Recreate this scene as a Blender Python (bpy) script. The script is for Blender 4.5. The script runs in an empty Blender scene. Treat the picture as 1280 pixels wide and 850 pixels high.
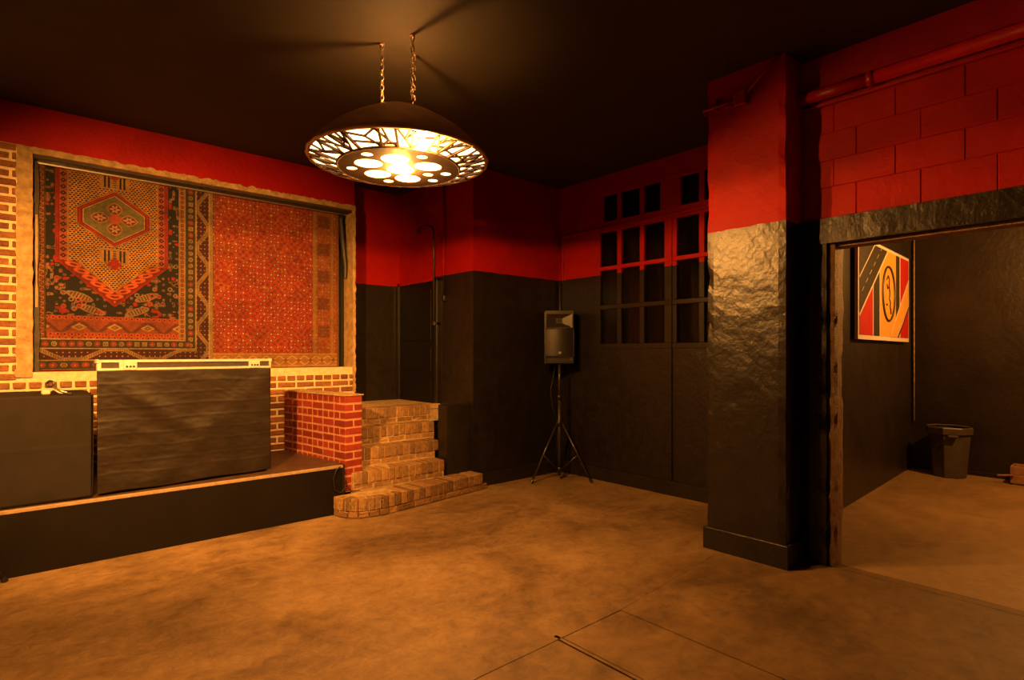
import bpy, bmesh, math, random
import numpy as np
from mathutils import Vector, Matrix, noise
from mathutils.geometry import delaunay_2d_cdt

random.seed(7)
SC = bpy.context.scene
COL = SC.collection

# ------------------------------------------------------------------ camera, world, exposure
cam_d = bpy.data.cameras.new('camera')
cam = bpy.data.objects.new('camera', cam_d)
COL.objects.link(cam)
SC.camera = cam
cam.location = (0, 0, 1.5)
cam_d.sensor_width = 36.0
cam_d.lens = 36.0 * 711 / 1280
cam_d.shift_y = (442 - 425) / 1280.0
cam_d.clip_start = 0.05
CS, SN = math.cos(math.radians(48.689)), math.sin(math.radians(48.689))
fwd = Vector((CS, SN, 0))
cam.rotation_euler = (math.radians(90), 0, math.atan2(fwd.y, fwd.x) - math.radians(90))

wd = bpy.data.worlds.new('world')
SC.world = wd
wd.use_nodes = True
wd.node_tree.nodes['Background'].inputs[0].default_value = (0.02, 0.012, 0.006, 1)
wd.node_tree.nodes['Background'].inputs[1].default_value = 0.05

SC.view_settings.view_transform = 'Standard'
SC.view_settings.look = 'None'
SC.view_settings.exposure = 0.0
SC.view_settings.gamma = 1.0
SC.view_settings.use_curve_mapping = False

WARM = (1.0, 0.40, 0.075)
KEY_BULB = 14000.0       # radiance of the bare bulb in the chandelier's middle hole
RING_BULB = 5000.0      # second bare bulb showing through the lattice ring
PANEL_GLOW = 8.0        # radiance of the frosted chandelier glass
TOP_BULB = 3200.0        # bulb under the chandelier's top opening
STAGE_SPOT = 1750.0      # watts, can light aimed at the stage
ANNEX_LAMP = 6500.0     # pendant bulb in the side room

# ------------------------------------------------------------------ node helpers
def new_mat(name):
    m = bpy.data.materials.new(name)
    m.use_nodes = True
    nt = m.node_tree
    return m, nt, nt.nodes['Principled BSDF']

def nd(nt, t, **kw):
    n = nt.nodes.new(t)
    for k, v in kw.items():
        setattr(n, k, v)
    return n

def ramp(nt, fac, stops):
    r = nd(nt, 'ShaderNodeValToRGB')
    els = r.color_ramp.elements
    while len(els) < len(stops):
        els.new(0.5)
    for e, (p, c) in zip(els, stops):
        e.position = p
        e.color = (*c, 1)
    nt.links.new(fac, r.inputs[0])
    return r.outputs[0]

def noise_tex(nt, vec, scale, detail=6, rough=.6, dist=0.0):
    n = nd(nt, 'ShaderNodeTexNoise')
    n.inputs['Scale'].default_value = scale
    n.inputs['Detail'].default_value = detail
    n.inputs['Roughness'].default_value = rough
    n.inputs['Distortion'].default_value = dist
    if vec is not None:
        nt.links.new(vec, n.inputs['Vector'])
    return n.outputs['Fac']

def world_pos(nt):
    return nd(nt, 'ShaderNodeNewGeometry').outputs['Position']

def bump(nt, bsdf, h, strength, dist):
    b = nd(nt, 'ShaderNodeBump')
    b.inputs['Strength'].default_value = strength
    b.inputs['Distance'].default_value = dist
    nt.links.new(h, b.inputs['Height'])
    nt.links.new(b.outputs[0], bsdf.inputs['Normal'])

def math_n(nt, op, a, b=None):
    n = nd(nt, 'ShaderNodeMath', operation=op)
    for i, v in enumerate((a, b)):
        if v is None:
            continue
        if isinstance(v, (int, float)):
            n.inputs[i].default_value = v
        else:
            nt.links.new(v, n.inputs[i])
    return n.outputs[0]

def simple(name, c1, c2=None, rough=.5, metal=0., nscale=12, bs=.2, bd=.01, coords='world'):
    m, nt, b = new_mat(name)
    vec = world_pos(nt) if coords == 'world' else nd(nt, 'ShaderNodeTexCoord').outputs['Object']
    f = noise_tex(nt, vec, nscale)
    c2 = c2 or tuple(x * .7 for x in c1)
    nt.links.new(ramp(nt, f, [(.3, c2), (.7, c1)]), b.inputs['Base Color'])
    b.inputs['Roughness'].default_value = rough
    b.inputs['Metallic'].default_value = metal
    if bs:
        bump(nt, b, noise_tex(nt, vec, nscale * 5), bs, bd)
    return m

RED1, RED2 = (.40, .0045, .0015), (.28, .003, .001)
BLK1, BLK2 = (.018, .0135, .009), (.009, .007, .005)

def paint_mat(name, line=2.43, coarse=1.0):
    """two-tone wall paint: red above the line, gloss black below"""
    m, nt, b = new_mat(name)
    pos = world_pos(nt)
    sep = nd(nt, 'ShaderNodeSeparateXYZ')
    nt.links.new(pos, sep.inputs[0])
    wob = noise_tex(nt, pos, 14, 3)
    zz = math_n(nt, 'ADD', sep.outputs['Z'], math_n(nt, 'MULTIPLY', math_n(nt, 'SUBTRACT', wob, .5), .018))
    mask = math_n(nt, 'GREATER_THAN', zz, line)
    n1 = noise_tex(nt, pos, 2.2, 8, .62)
    n2 = noise_tex(nt, pos, 9, 8, .7)
    red = ramp(nt, n1, [(.32, RED2), (.68, RED1)])
    blk = ramp(nt, n2, [(.35, BLK2), (.7, BLK1)])
    mx = nd(nt, 'ShaderNodeMix', data_type='RGBA')
    nt.links.new(mask, mx.inputs[0])
    nt.links.new(blk, mx.inputs[6])
    nt.links.new(red, mx.inputs[7])
    nt.links.new(mx.outputs[2], b.inputs['Base Color'])
    rr = nd(nt, 'ShaderNodeMix', data_type='FLOAT')
    nt.links.new(mask, rr.inputs[0])
    rr.inputs[2].default_value = .34
    rr.inputs[3].default_value = .62
    nt.links.new(rr.outputs[0], b.inputs['Roughness'])
    nt.links.new(math_n(nt, 'SUBTRACT', .5, math_n(nt, 'MULTIPLY', mask, .26)), b.inputs['Specular IOR Level'])
    h1 = noise_tex(nt, pos, 4, 9, .62, .2)
    h2 = noise_tex(nt, pos, 24, 4, .5, .3)
    h = math_n(nt, 'ADD', h1, math_n(nt, 'MULTIPLY', h2, .35))
    bump(nt, b, h, .42 * coarse, .03)
    return m

M = {}
M['paint'] = paint_mat('two_tone_paint')
M['paint_alcove'] = paint_mat('two_tone_paint_alcove', 2.385, .6)
M['paint_wood'] = paint_mat('two_tone_joinery_paint', 2.43, .35)
M['paint_pillar'] = paint_mat('two_tone_pillar_paint', 2.432, .8)
M['black'] = simple('gloss_black_paint', (.018, .0135, .009), (.010, .0075, .005), .38, 0, 5, .3, .02)
M['smooth_black'] = simple('flat_black_board', (.007, .005, .003), (.0045, .003, .002), .55, 0, 4, .05, .005)
M['smooth_black'].node_tree.nodes['Principled BSDF'].inputs['Specular IOR Level'].default_value = .2
M['annex'] = simple('annex_black_paint', (.026, .018, .0105), (.013, .009, .0055), .42, 0, 3, .35, .02)
M['ceil'] = simple('matt_black_ceiling', (.032, .024, .015), (.024, .018, .011), .75, 0, 3, .15, .01)
M['red_pipe'] = simple('red_pipe_paint', RED1, RED2, .38, 0, 8, .25, .01)
M['mortar'] = simple('cream_mortar', (.84, .68, .44), (.62, .48, .29), .9, 0, 25, .6, .012)
M['pier_mortar'] = simple('pink_pier_mortar', (.52, .27, .15), (.38, .18, .095), .9, 0, 25, .5, .01)
M['plaster'] = simple('tan_plaster', (.60, .43, .21), (.30, .19, .08), .85, 0, 16, .8, .02)
M['dark_wood'] = simple('dark_old_timber', (.05, .035, .022), (.018, .013, .009), .6, 0, 20, .5, .01)
M['deck'] = simple('stage_deck_timber', (.085, .045, .022), (.04, .02, .012), .5, 0, 9, .2, .01)
M['lip'] = simple('pale_edge_timber', (.34, .25, .15), (.22, .15, .09), .6, 0, 30, .3, .005)
M['jamb_wood'] = simple('bare_brown_timber', (.40, .24, .11), (.16, .085, .04), .55, 0, 14, .7, .02)
M['void'] = simple('dark_backing', (.012, .010, .008), (.006, .005, .004), .8, 0, 5, 0)
M['plastic'] = simple('black_plastic', (.017, .013, .011), (.011, .009, .0075), .40, 0, 60, .3, .002)
M['steel'] = simple('dark_stand_steel', (.10, .085, .075), (.06, .05, .045), .38, .7, 30, 0)
M['chrome'] = simple('bright_metal', (.75, .68, .58), (.55, .5, .42), .3, .9, 40, 0)
M['alu'] = simple('case_aluminium', (.82, .78, .70), (.66, .62, .55), .42, .55, 25, .1, .002)
M['case_panel'] = simple('case_dark_panel', (.05, .035, .028), (.03, .02, .016), .5, 0, 30, 0)
M['lamp_metal'] = simple('rusty_lamp_metal', (.72, .47, .29), (.50, .30, .17), .42, .25, 9, .3, .006)
M['lamp_lattice'] = simple('lamp_cutout_sheet', (.07, .036, .016), (.035, .018, .009), .7, .2, 12, 0)
M['chain'] = simple('pale_chain_steel', (.62, .52, .40), (.42, .34, .26), .35, .6, 50, 0)
M['white_edge'] = simple('white_board', (.80, .74, .66), (.70, .64, .56), .5, 0, 20, 0)
M['art_red'] = simple('art_red_ink', (.55, .015, .010), (.45, .012, .008), .5, 0, 8, 0)
M['art_yellow'] = simple('art_yellow_ink', (.78, .42, .07), (.70, .36, .06), .5, 0, 5, 0)
M['art_black'] = simple('art_black_ink', (.045, .035, .022), (.03, .024, .015), .5, 0, 12, 0)
M['bin'] = simple('grey_brown_bin_plastic', (.085, .07, .05), (.055, .045, .03), .38, 0, 9, .1, .004)
M['crate'] = simple('raw_crate_wood', (.38, .20, .10), (.25, .12, .06), .7, 0, 22, .3, .006)
M['cord'] = simple('black_cord_rubber', (.02, .017, .014), (.014, .012, .01), .5, 0, 20, 0)
M['chalk'] = simple('worn_white_marking', (.50, .40, .27), (.15, .09, .045), .9, 0, 60, 0)
M['pale_plastic'] = simple('pale_plastic', (.62, .55, .42), (.5, .42, .3), .4, 0, 30, 0)

def brick_mat(name, cols, darken=.25):
    m, nt, b = new_mat(name)
    oi = nd(nt, 'ShaderNodeObjectInfo')
    base = ramp(nt, oi.outputs['Random'], cols)
    pos = world_pos(nt)
    f = noise_tex(nt, pos, 30, 7, .7)
    k = ramp(nt, f, [(.3, (1 - darken * 1.6,) * 3), (.65, (1, 1, 1))])
    mx = nd(nt, 'ShaderNodeMix', data_type='RGBA', blend_type='MULTIPLY')
    mx.inputs[0].default_value = 1
    nt.links.new(base, mx.inputs[6])
    nt.links.new(k, mx.inputs[7])
    nt.links.new(mx.outputs[2], b.inputs['Base Color'])
    b.inputs['Roughness'].default_value = .8
    bump(nt, b, noise_tex(nt, pos, 70, 6, .7), .6, .01)
    return m
M['brick'] = brick_mat('old_brown_brick', [(0, (.17, .06, .025)), (.4, (.27, .095, .036)), (.75, (.36, .14, .05)), (1, (.26, .12, .045))], .35)
M['brick_red'] = brick_mat('red_pier_brick', [(0, (.17, .012, .006)), (.5, (.25, .020, .009)), (1, (.31, .034, .013))], .22)
M['brick_step'] = brick_mat('worn_step_brick', [(0, (.27, .145, .055)), (.35, (.36, .20, .075)), (.7, (.44, .25, .095)), (1, (.20, .11, .045))], .4)

def floor_mat(name, cols, rough=.5, darken=False):
    m, nt, b = new_mat(name)
    pos = world_pos(nt)
    f1 = noise_tex(nt, pos, .9, 9, .62, .8)
    mp = nd(nt, 'ShaderNodeMapping')
    mp.inputs['Rotation'].default_value = (0, 0, math.radians(12))
    mp.inputs['Scale'].default_value = (1.6, 4.5, 1)
    nt.links.new(pos, mp.inputs[0])
    f2 = noise_tex(nt, mp.outputs[0], 1.6, 8, .7, .3)
    f3 = noise_tex(nt, pos, 9, 12, .82, .5)
    s = math_n(nt, 'ADD', math_n(nt, 'MULTIPLY', f1, .40), math_n(nt, 'ADD', math_n(nt, 'MULTIPLY', f2, .18), math_n(nt, 'MULTIPLY', f3, .42)))
    colr = ramp(nt, s, cols)
    if darken:            # darker towards low Y, somewhat more at high X, ragged noise edge
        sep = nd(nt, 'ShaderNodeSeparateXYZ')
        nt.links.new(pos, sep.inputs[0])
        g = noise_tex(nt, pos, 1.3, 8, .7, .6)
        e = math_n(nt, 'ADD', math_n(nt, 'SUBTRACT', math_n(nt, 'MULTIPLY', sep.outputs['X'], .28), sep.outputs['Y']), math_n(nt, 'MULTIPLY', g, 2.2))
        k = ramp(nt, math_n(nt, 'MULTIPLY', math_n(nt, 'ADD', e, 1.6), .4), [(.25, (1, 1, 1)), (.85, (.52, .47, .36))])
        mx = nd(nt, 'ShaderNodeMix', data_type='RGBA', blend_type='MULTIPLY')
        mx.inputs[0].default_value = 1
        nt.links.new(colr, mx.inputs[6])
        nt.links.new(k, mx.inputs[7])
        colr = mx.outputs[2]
    nt.links.new(colr, b.inputs['Base Color'])
    rr = math_n(nt, 'ADD', math_n(nt, 'MULTIPLY', f2, .3), rough - .15)
    nt.links.new(rr, b.inputs['Roughness'])
    h = math_n(nt, 'ADD', f3, math_n(nt, 'MULTIPLY', f2, .6))
    bump(nt, b, h, .5, .012)
    return m
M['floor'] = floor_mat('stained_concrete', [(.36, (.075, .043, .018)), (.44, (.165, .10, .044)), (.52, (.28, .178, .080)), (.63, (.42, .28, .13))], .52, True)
M['floor2'] = floor_mat('annex_concrete', [(.36, (.13, .078, .032)), (.5, (.26, .16, .068)), (.66, (.38, .245, .11))], .52)

def emit(name, col, s):
    m, nt, b = new_mat(name)
    b.inputs['Base Color'].default_value = (.8, .75, .65, 1)
    b.inputs['Emission Color'].default_value = (*col, 1)
    b.inputs['Emission Strength'].default_value = s
    return m
M['key_bulb'] = emit('key_bulb_glow', WARM, KEY_BULB)
M['glow'] = emit('frosted_glass_glow', (1.0, .52, .20), PANEL_GLOW)
M['ring_bulb'] = emit('ring_bulb_glow', WARM, RING_BULB)
M['top_bulb'] = emit('top_bulb_glow', WARM, TOP_BULB)
M['spot_lens'] = emit('spot_lens_glow', WARM, 12.0)
M['annex_bulb'] = emit('annex_bulb_glow', (1.0, .40, .075), ANNEX_LAMP)

def cloth_mat(name, c1, c2, rough=.55, weave=260):
    m, nt, b = new_mat(name)
    tc = nd(nt, 'ShaderNodeTexCoord').outputs['Object']
    f = noise_tex(nt, tc, 7, 6)
    nt.links.new(ramp(nt, f, [(.3, c2), (.7, c1)]), b.inputs['Base Color'])
    b.inputs['Roughness'].default_value = rough
    b.inputs['Specular IOR Level'].default_value = .3
    bump(nt, b, noise_tex(nt, tc, weave, 2), .25, .003)
    return m
M['cloth'] = cloth_mat('black_satin_cloth', (.020, .013, .0085), (.011, .0075, .005), .50)
M['cloth2'] = cloth_mat('black_woven_cloth', (.014, .009, .0055), (.009, .006, .0035), .8)
M['curtain'] = cloth_mat('black_curtain_cloth', (.05, .036, .022), (.03, .022, .014), .7)

m, nt, b = new_mat('window_glass')
b.inputs['Base Color'].default_value = (.55, .52, .45, 1)
b.inputs['Roughness'].default_value = .06
b.inputs['Transmission Weight'].default_value = 1.0
b.inputs['IOR'].default_value = 1.2
M['glass'] = m

m, nt, b = new_mat('knotted_carpet')
at = nd(nt, 'ShaderNodeAttribute', attribute_name='dye')
nt.links.new(at.outputs['Color'], b.inputs['Base Color'])
b.inputs['Roughness'].default_value = .9
bump(nt, b, noise_tex(nt, world_pos(nt), 240, 3), .5, .004)
M['carpet'] = m

# ------------------------------------------------------------------ object helpers
PM = {}     # world matrix of every parent we place

def obj(name, mesh, mat=None, parent=None, kind=None, smooth=False):
    if isinstance(mesh, bmesh.types.BMesh):
        me = bpy.data.meshes.new(name)
        mesh.to_mesh(me)
        mesh.free()
        mesh = me
    if mat is not None and not mesh.materials:
        mesh.materials.append(mat)
    if smooth:
        mesh.polygons.foreach_set('use_smooth', [True] * len(mesh.polygons))
    o = bpy.data.objects.new(name, mesh)
    COL.objects.link(o)
    PM[o] = Matrix.Identity(4)
    if parent is not None:
        o.parent = parent
        o.matrix_parent_inverse = PM[parent].inverted()
    if kind:
        o['kind'] = kind
    return o

def tag(o, label, cat, group=None):
    o['label'] = label
    o['category'] = cat
    if group:
        o['group'] = group
    return o

def thing(name, label, cat, loc=(0, 0, 0), rz=0, group=None):
    o = bpy.data.objects.new(name, None)
    o.empty_display_size = .1
    COL.objects.link(o)
    o.location = loc
    o.rotation_euler = (0, 0, rz)
    PM[o] = Matrix.Translation(loc) @ Matrix.Rotation(rz, 4, 'Z')
    return tag(o, label, cat, group)

def local(o):
    """geometry was written in the parent's own frame"""
    o.matrix_parent_inverse = Matrix.Identity(4)
    return o

def B():
    return bmesh.new()

def box(bm, x0, x1, y0, y1, z0, z1, mtx=None, bev=0.0):
    vs = [Vector((x, y, z)) for x in (x0, x1) for y in (y0, y1) for z in (z0, z1)]
    if mtx is not None:
        vs = [mtx @ v for v in vs]
    v = [bm.verts.new(p) for p in vs]
    fs = [(0, 1, 3, 2), (4, 6, 7, 5), (0, 4, 5, 1), (2, 3, 7, 6), (0, 2, 6, 4), (1, 5, 7, 3)]
    faces = [bm.faces.new([v[i] for i in f]) for f in fs]
    if bev:
        es = list({e for f in faces for e in f.edges})
        bmesh.ops.bevel(bm, geom=es, offset=bev, segments=1, affect='EDGES', clamp_overlap=True)
    return bm

def bx(*a, **k):
    return box(B(), *a, **k)

def tube(bm, pts, r, seg=10, closed=False, cap=True):
    pts = [Vector(p) for p in pts]
    n = len(pts)
    rad = r if isinstance(r, (list, tuple)) else [r] * n
    up = None
    rings = []
    for i, p in enumerate(pts):
        if closed:
            t = (pts[(i + 1) % n] - pts[i - 1]).normalized()
        else:
            t = (pts[min(i + 1, n - 1)] - pts[max(i - 1, 0)]).normalized()
        if up is None:
            up = t.orthogonal().normalized()
        up = (up - t * up.dot(t))
        up = up.normalized() if up.length > 1e-6 else t.orthogonal().normalized()
        sd = t.cross(up)
        rings.append([bm.verts.new(p + (up * math.cos(a) + sd * math.sin(a)) * rad[i])
                      for a in (2 * math.pi * k / seg for k in range(seg))])
    for i in range(n if closed else n - 1):
        A, C = rings[i], rings[(i + 1) % n]
        for k in range(seg):
            bm.faces.new((A[k], A[(k + 1) % seg], C[(k + 1) % seg], C[k]))
    if cap and not closed:
        bm.faces.new(rings[0][::-1])
        bm.faces.new(rings[-1])
    return bm

def lathe(bm, prof, c=(0, 0, 0), seg=48, close=False):
    rings = []
    for r, z in prof:
        if r < 1e-5:
            rings.append([bm.verts.new((c[0], c[1], c[2] + z))])
        else:
            rings.append([bm.verts.new((c[0] + r * math.cos(2 * math.pi * k / seg), c[1] + r * math.sin(2 * math.pi * k / seg), c[2] + z)) for k in range(seg)])
    pairs = list(zip(rings, rings[1:])) + ([(rings[-1], rings[0])] if close else [])
    for A, C in pairs:
        for k in range(seg):
            k2 = (k + 1) % seg
            if len(A) == 1 and len(C) == 1:
                continue
            if len(A) == 1:
                bm.faces.new((A[0], C[k2], C[k]))
            elif len(C) == 1:
                bm.faces.new((A[k], A[k2], C[0]))
            else:
                bm.faces.new((A[k], A[k2], C[k2], C[k]))
    return bm

def prism(bm, poly, z0, z1, f=lambda x, y, z: (x, y, z)):
    lo = [bm.verts.new(f(x, y, z0)) for x, y in poly]
    hi = [bm.verts.new(f(x, y, z1)) for x, y in poly]
    n = len(poly)
    bm.faces.new(lo[::-1])
    bm.faces.new(hi)
    for i in range(n):
        bm.faces.new((lo[i], lo[(i + 1) % n], hi[(i + 1) % n], hi[i]))
    bmesh.ops.recalc_face_normals(bm, faces=bm.faces)
    return bm

def nz(x, y=0., z=0.):
    return noise.noise(Vector((x, y, z)))

def rough_box(x0, x1, y0, y1, z0, z1, step=.04, amp=.004, chip=.012):
    """a box of plastered masonry: fine cuts, uneven faces and chipped arrises"""
    bm = bx(x0, x1, y0, y1, z0, z1)
    for ax, lo, hi in ((0, x0, x1), (1, y0, y1), (2, z0, z1)):
        n = max(1, int((hi - lo) / step))
        for k in range(1, n):
            co = [0, 0, 0]
            co[ax] = lo + (hi - lo) * k / n
            no = [0, 0, 0]
            no[ax] = 1
            bmesh.ops.bisect_plane(bm, geom=bm.verts[:] + bm.edges[:] + bm.faces[:], plane_co=co, plane_no=no)
    c = Vector(((x0 + x1) / 2, (y0 + y1) / 2, 0))
    for v in bm.verts:
        p = v.co
        ex = min(abs(p.x - x0), abs(p.x - x1)) < 1e-4
        ey = min(abs(p.y - y0), abs(p.y - y1)) < 1e-4
        d = Vector((1 if p.x > c.x else -1, 0, 0)) * ex + Vector((0, 1 if p.y > c.y else -1, 0)) * ey
        k = amp * (nz(p.x * 7, p.y * 7, p.z * 7) + .6 * nz(p.x * 21, p.y * 21, p.z * 21 + 9))
        if ex and ey:
            g = nz(p.x * 3 + 5, p.y * 3, p.z * 6)
            k -= chip * max(0, g - .05) * 2.2 + .004
        v.co = p + d * k
    return bm

_bricks = {}
def brick_mesh(l, w, h, mat, var=0):
    key = (round(l, 3), round(w, 3), round(h, 3), mat, var)
    if key not in _bricks:
        r = random.Random(var * 31 + int(l * 1000))
        bm = bx(-l / 2, l / 2, -w / 2, w / 2, -h / 2, h / 2, bev=.005)
        for v in bm.verts:
            v.co += Vector((r.uniform(-1, 1), r.uniform(-1, 1), r.uniform(-1, 1))) * .0022
        me = bpy.data.meshes.new('brick')
        bm.to_mesh(me)
        bm.free()
        me.materials.append(M[mat])
        _bricks[key] = me
    return _bricks[key]

def brick(parent, loc, size, mat, rz=0., name='brick'):
    o = bpy.data.objects.new(name, brick_mesh(*size, mat, random.randrange(4)))
    COL.objects.link(o)
    o.location = loc
    o.rotation_euler = (random.uniform(-.008, .008), random.uniform(-.012, .012), rz + random.uniform(-.012, .012))
    o.parent = parent
    o.matrix_parent_inverse = PM[parent].inverted()
    return o

def wall(name, *boxes, mat='paint'):
    bm = B()
    for b_ in boxes:
        box(bm, *b_)
    return obj(name, bm, M[mat], kind='structure')

ZC = 3.60
# ------------------------------------------------------------------ the room shell
fl = obj('floor', bx(-3.6, 4.45, -3.1, 6.8, -.16, -.035), M['void'], kind='structure')
def slab(poly, mat, parent):
    return obj('slab', prism(B(), poly, -.034, 0), M[mat], parent)
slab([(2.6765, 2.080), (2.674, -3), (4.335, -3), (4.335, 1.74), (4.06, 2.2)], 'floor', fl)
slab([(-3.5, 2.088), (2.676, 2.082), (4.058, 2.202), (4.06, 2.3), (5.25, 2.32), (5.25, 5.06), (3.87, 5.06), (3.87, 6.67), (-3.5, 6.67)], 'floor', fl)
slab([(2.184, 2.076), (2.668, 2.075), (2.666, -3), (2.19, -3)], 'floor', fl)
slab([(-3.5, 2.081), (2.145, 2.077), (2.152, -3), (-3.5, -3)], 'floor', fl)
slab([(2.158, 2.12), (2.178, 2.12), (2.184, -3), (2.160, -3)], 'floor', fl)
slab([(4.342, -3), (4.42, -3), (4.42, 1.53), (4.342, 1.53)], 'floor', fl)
fl2 = obj('floor_annex', bx(4.45, 9.1, -3.1, 2.4, -.16, -.035), M['void'], kind='structure')
slab([(4.428, -3), (9.0, -3), (9.0, 2.2), (4.428, 1.95)], 'floor2', fl2)

obj('ceiling', bx(-3.6, 5.5, -3.1, 6.9, ZC, ZC + .12), M['ceil'], kind='structure')
obj('ceiling_annex', bx(5.5, 9.1, -3.1, 2.4, ZC, ZC + .12), M['ceil'], kind='structure')

YW = 6.30      # stage wall face
wl = wall('wall_left', (-3.5, 3.05, YW, 6.68, -.03, 1.335), (-3.5, .126, YW, 6.68, 1.335, 3.19), (-3.5, 3.05, YW, 6.68, 3.19, ZC),
          (3.036, 3.05, YW, 6.68, 1.335, 3.19), (.1, 3.05, 6.60, 6.68, 1.335, 3.19))
obj('back_board', bx(.1, 3.036, 6.56, 6.598, 1.33, 3.2), M['void'], wl)
wall('wall_alcove', (3.05, 3.9, 6.67, 6.80, -.03, ZC), mat='paint_alcove')
wall('wall_block', (3.87, 5.4, 5.06, 6.8, -.03, ZC))
wall('wall_rear', (-3.6, -3.5, -3.1, 6.8, -.03, ZC))
wall('wall_front', (-3.5, 9.0, -3.1, -3.0, -.03, ZC))
# window wall with its opening
WX = 5.25
wall('wall_window', (WX, 5.42, 2.3, 5.06, -.03, 1.56), (WX, 5.42, 2.3, 5.06, 3.40, ZC), (WX, 5.42, 4.44, 5.06, 1.56, 3.40), (WX, 5.42, 2.3, 2.44, 1.56, 3.40), (5.40, 5.42, 2.44, 4.44, 1.56, 3.40))
# right wall, pillar, annex walls
PX, RX = 4.05, 4.31
obj('wall_pillar', rough_box(PX, 4.50, 1.715, 2.315, -.03, ZC, .05, .004, .010), M['paint_pillar'], kind='structure')
wr = wall('wall_right', (RX + .006, 4.50, -3.0, 1.715, 2.45, ZC), (RX + .012, 4.5, -3.0, -1.4, -.03, 2.45))
wall('wall_partition', (4.5, 5.4, 2.16, 2.315, -.03, ZC))
obj('wall_annex_side', prism(B(), [(4.45, 1.94), (9.0, 2.163), (9.0, 2.3), (4.45, 2.2)], -.03, ZC), M['annex'], kind='structure')
wall('wall_annex_back', (8.92, 9.05, -3.0, 2.3, -.03, ZC), mat='annex')

# jamb and lintel of the doorway
obj('trim_jamb_wall', rough_box(RX + .0, 4.40, 1.545, 1.72, -.02, 2.30, .05, .004, .02), M['black'], kind='structure')
jb = obj('trim_jamb', rough_box(RX + .03, 4.50, 1.500, 1.546, .001, 2.285, .04, .004, .012), M['jamb_wood'], kind='structure')
obj('trim_jamb_back', rough_box(4.40, 4.50, 1.546, 1.95, -.02, 2.30, .06, .004, .01), M['annex'], kind='structure')
obj('trim_lintel', rough_box(RX - .012, 4.50, -1.4, 1.716, 2.275, 2.452, .05, .004, .012), M['black'], kind='structure')
obj('trim_lintel_soffit', bx(RX + .06, 4.495, -1.4, 1.50, 2.252, 2.276, bev=.003), M['jamb_wood'], kind='structure')

# painted concrete blocks above the doorway, each a piece of its own
zrows = [2.452, 2.668, 2.858, 3.05, 3.24]
joints = {0: [1.715, 1.359, .993, .62, .25, -.12, -.49, -.86, -1.23, -1.6, -1.97, -2.34, -2.71, -3.0],
          1: [1.715, 1.50, 1.131, .770, .40, .03, -.34, -.71, -1.08, -1.45, -1.82, -2.19, -2.56, -3.0]}
for i in range(4):
    J = joints[i % 2]
    for a, c in zip(J, J[1:]):
        o = obj('block', bx(RX + random.uniform(-.002, .002), RX + .05, c + .0015, a - .0015, zrows[i] + .0015, zrows[i + 1] - .0015, bev=.004), M['paint'], wr)
obj('ledge', bx(RX - .025, RX + .03, -3.0, 1.715, 3.243, 3.262, bev=.004), M['red_pipe'], wr)
obj('upper_band', bx(RX - .012, RX + .03, -3.0, 1.715, 3.385, 3.6, bev=.003), M['paint'], wr)
pp = thing('wall_pipe', 'thick red painted pipe running along the wall above the concrete blocks', 'pipe', (RX - .05, 0, 3.315))
obj('pipe_run', tube(B(), [(RX - .055, y, 3.315) for y in (1.72, 1.26)], .043, 20), M['red_pipe'], pp, smooth=True)
obj('pipe_run', tube(B(), [(RX - .055, y, 3.315) for y in (1.255, -3.0)], .043, 20), M['red_pipe'], pp, smooth=True)
obj('coupling', tube(B(), [(RX - .055, y, 3.315) for y in (1.275, 1.235)], .049, 20), M['red_pipe'], pp, smooth=True)

# baseboards
wall_b = [('baseboard_window', (WX - .028, WX + .01, 2.3, 5.035, 0, .15)), ('baseboard_block', (3.9, WX, 5.032, 5.07, 0, .15)),
          ('baseboard_pillar', (PX - .03, PX + .02, 1.69, 2.335, 0, .165)), ('baseboard_pillar_side', (PX + .021, RX - .01, 1.692, 1.72, 0, .165)),
          ('baseboard_annex', (8.89, 8.93, -3, 2.1, 0, .05))]
for n, b_ in wall_b:
    obj(n, bx(*b_, bev=.004), M['black'], kind='structure')

# ------------------------------------------------------------------ exposed brick of the stage wall
mb = B()
box(mb, -.75, .06, 6.292, 6.31, 1.34, 3.247)
box(mb, -.75, 3.047, 6.292, 6.31, .40, 1.34)
box(mb, .126, 3.036, 6.294, 6.50, 1.325, 1.342)
obj('mortar_bed', mb, M['mortar'], wl)
CH = .0735
def course(z, x0, x1, ofs, y=6.283, L=.205, head=False):
    l = L / 2 if head else L
    x = x0 - ofs
    while x < x1 - .03:
        a, c = max(x, x0), min(x + l, x1)
        if c - a > .045:
            brick(wl, ((a + c) / 2, y + .05 + random.uniform(-.002, .003), z + CH / 2), (c - a - .021, .11, CH - .022), 'brick')
        x += l
k = 0
z = .46
while z + CH < 3.26:
    if z + CH <= 1.335:
        course(z, -.62, 3.03, (k % 2) * .1, head=(k % 3 == 1) and z > .95)
    else:
        course(z, -.42, .035, (k % 2) * .1)
    z += CH
    k += 1

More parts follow.
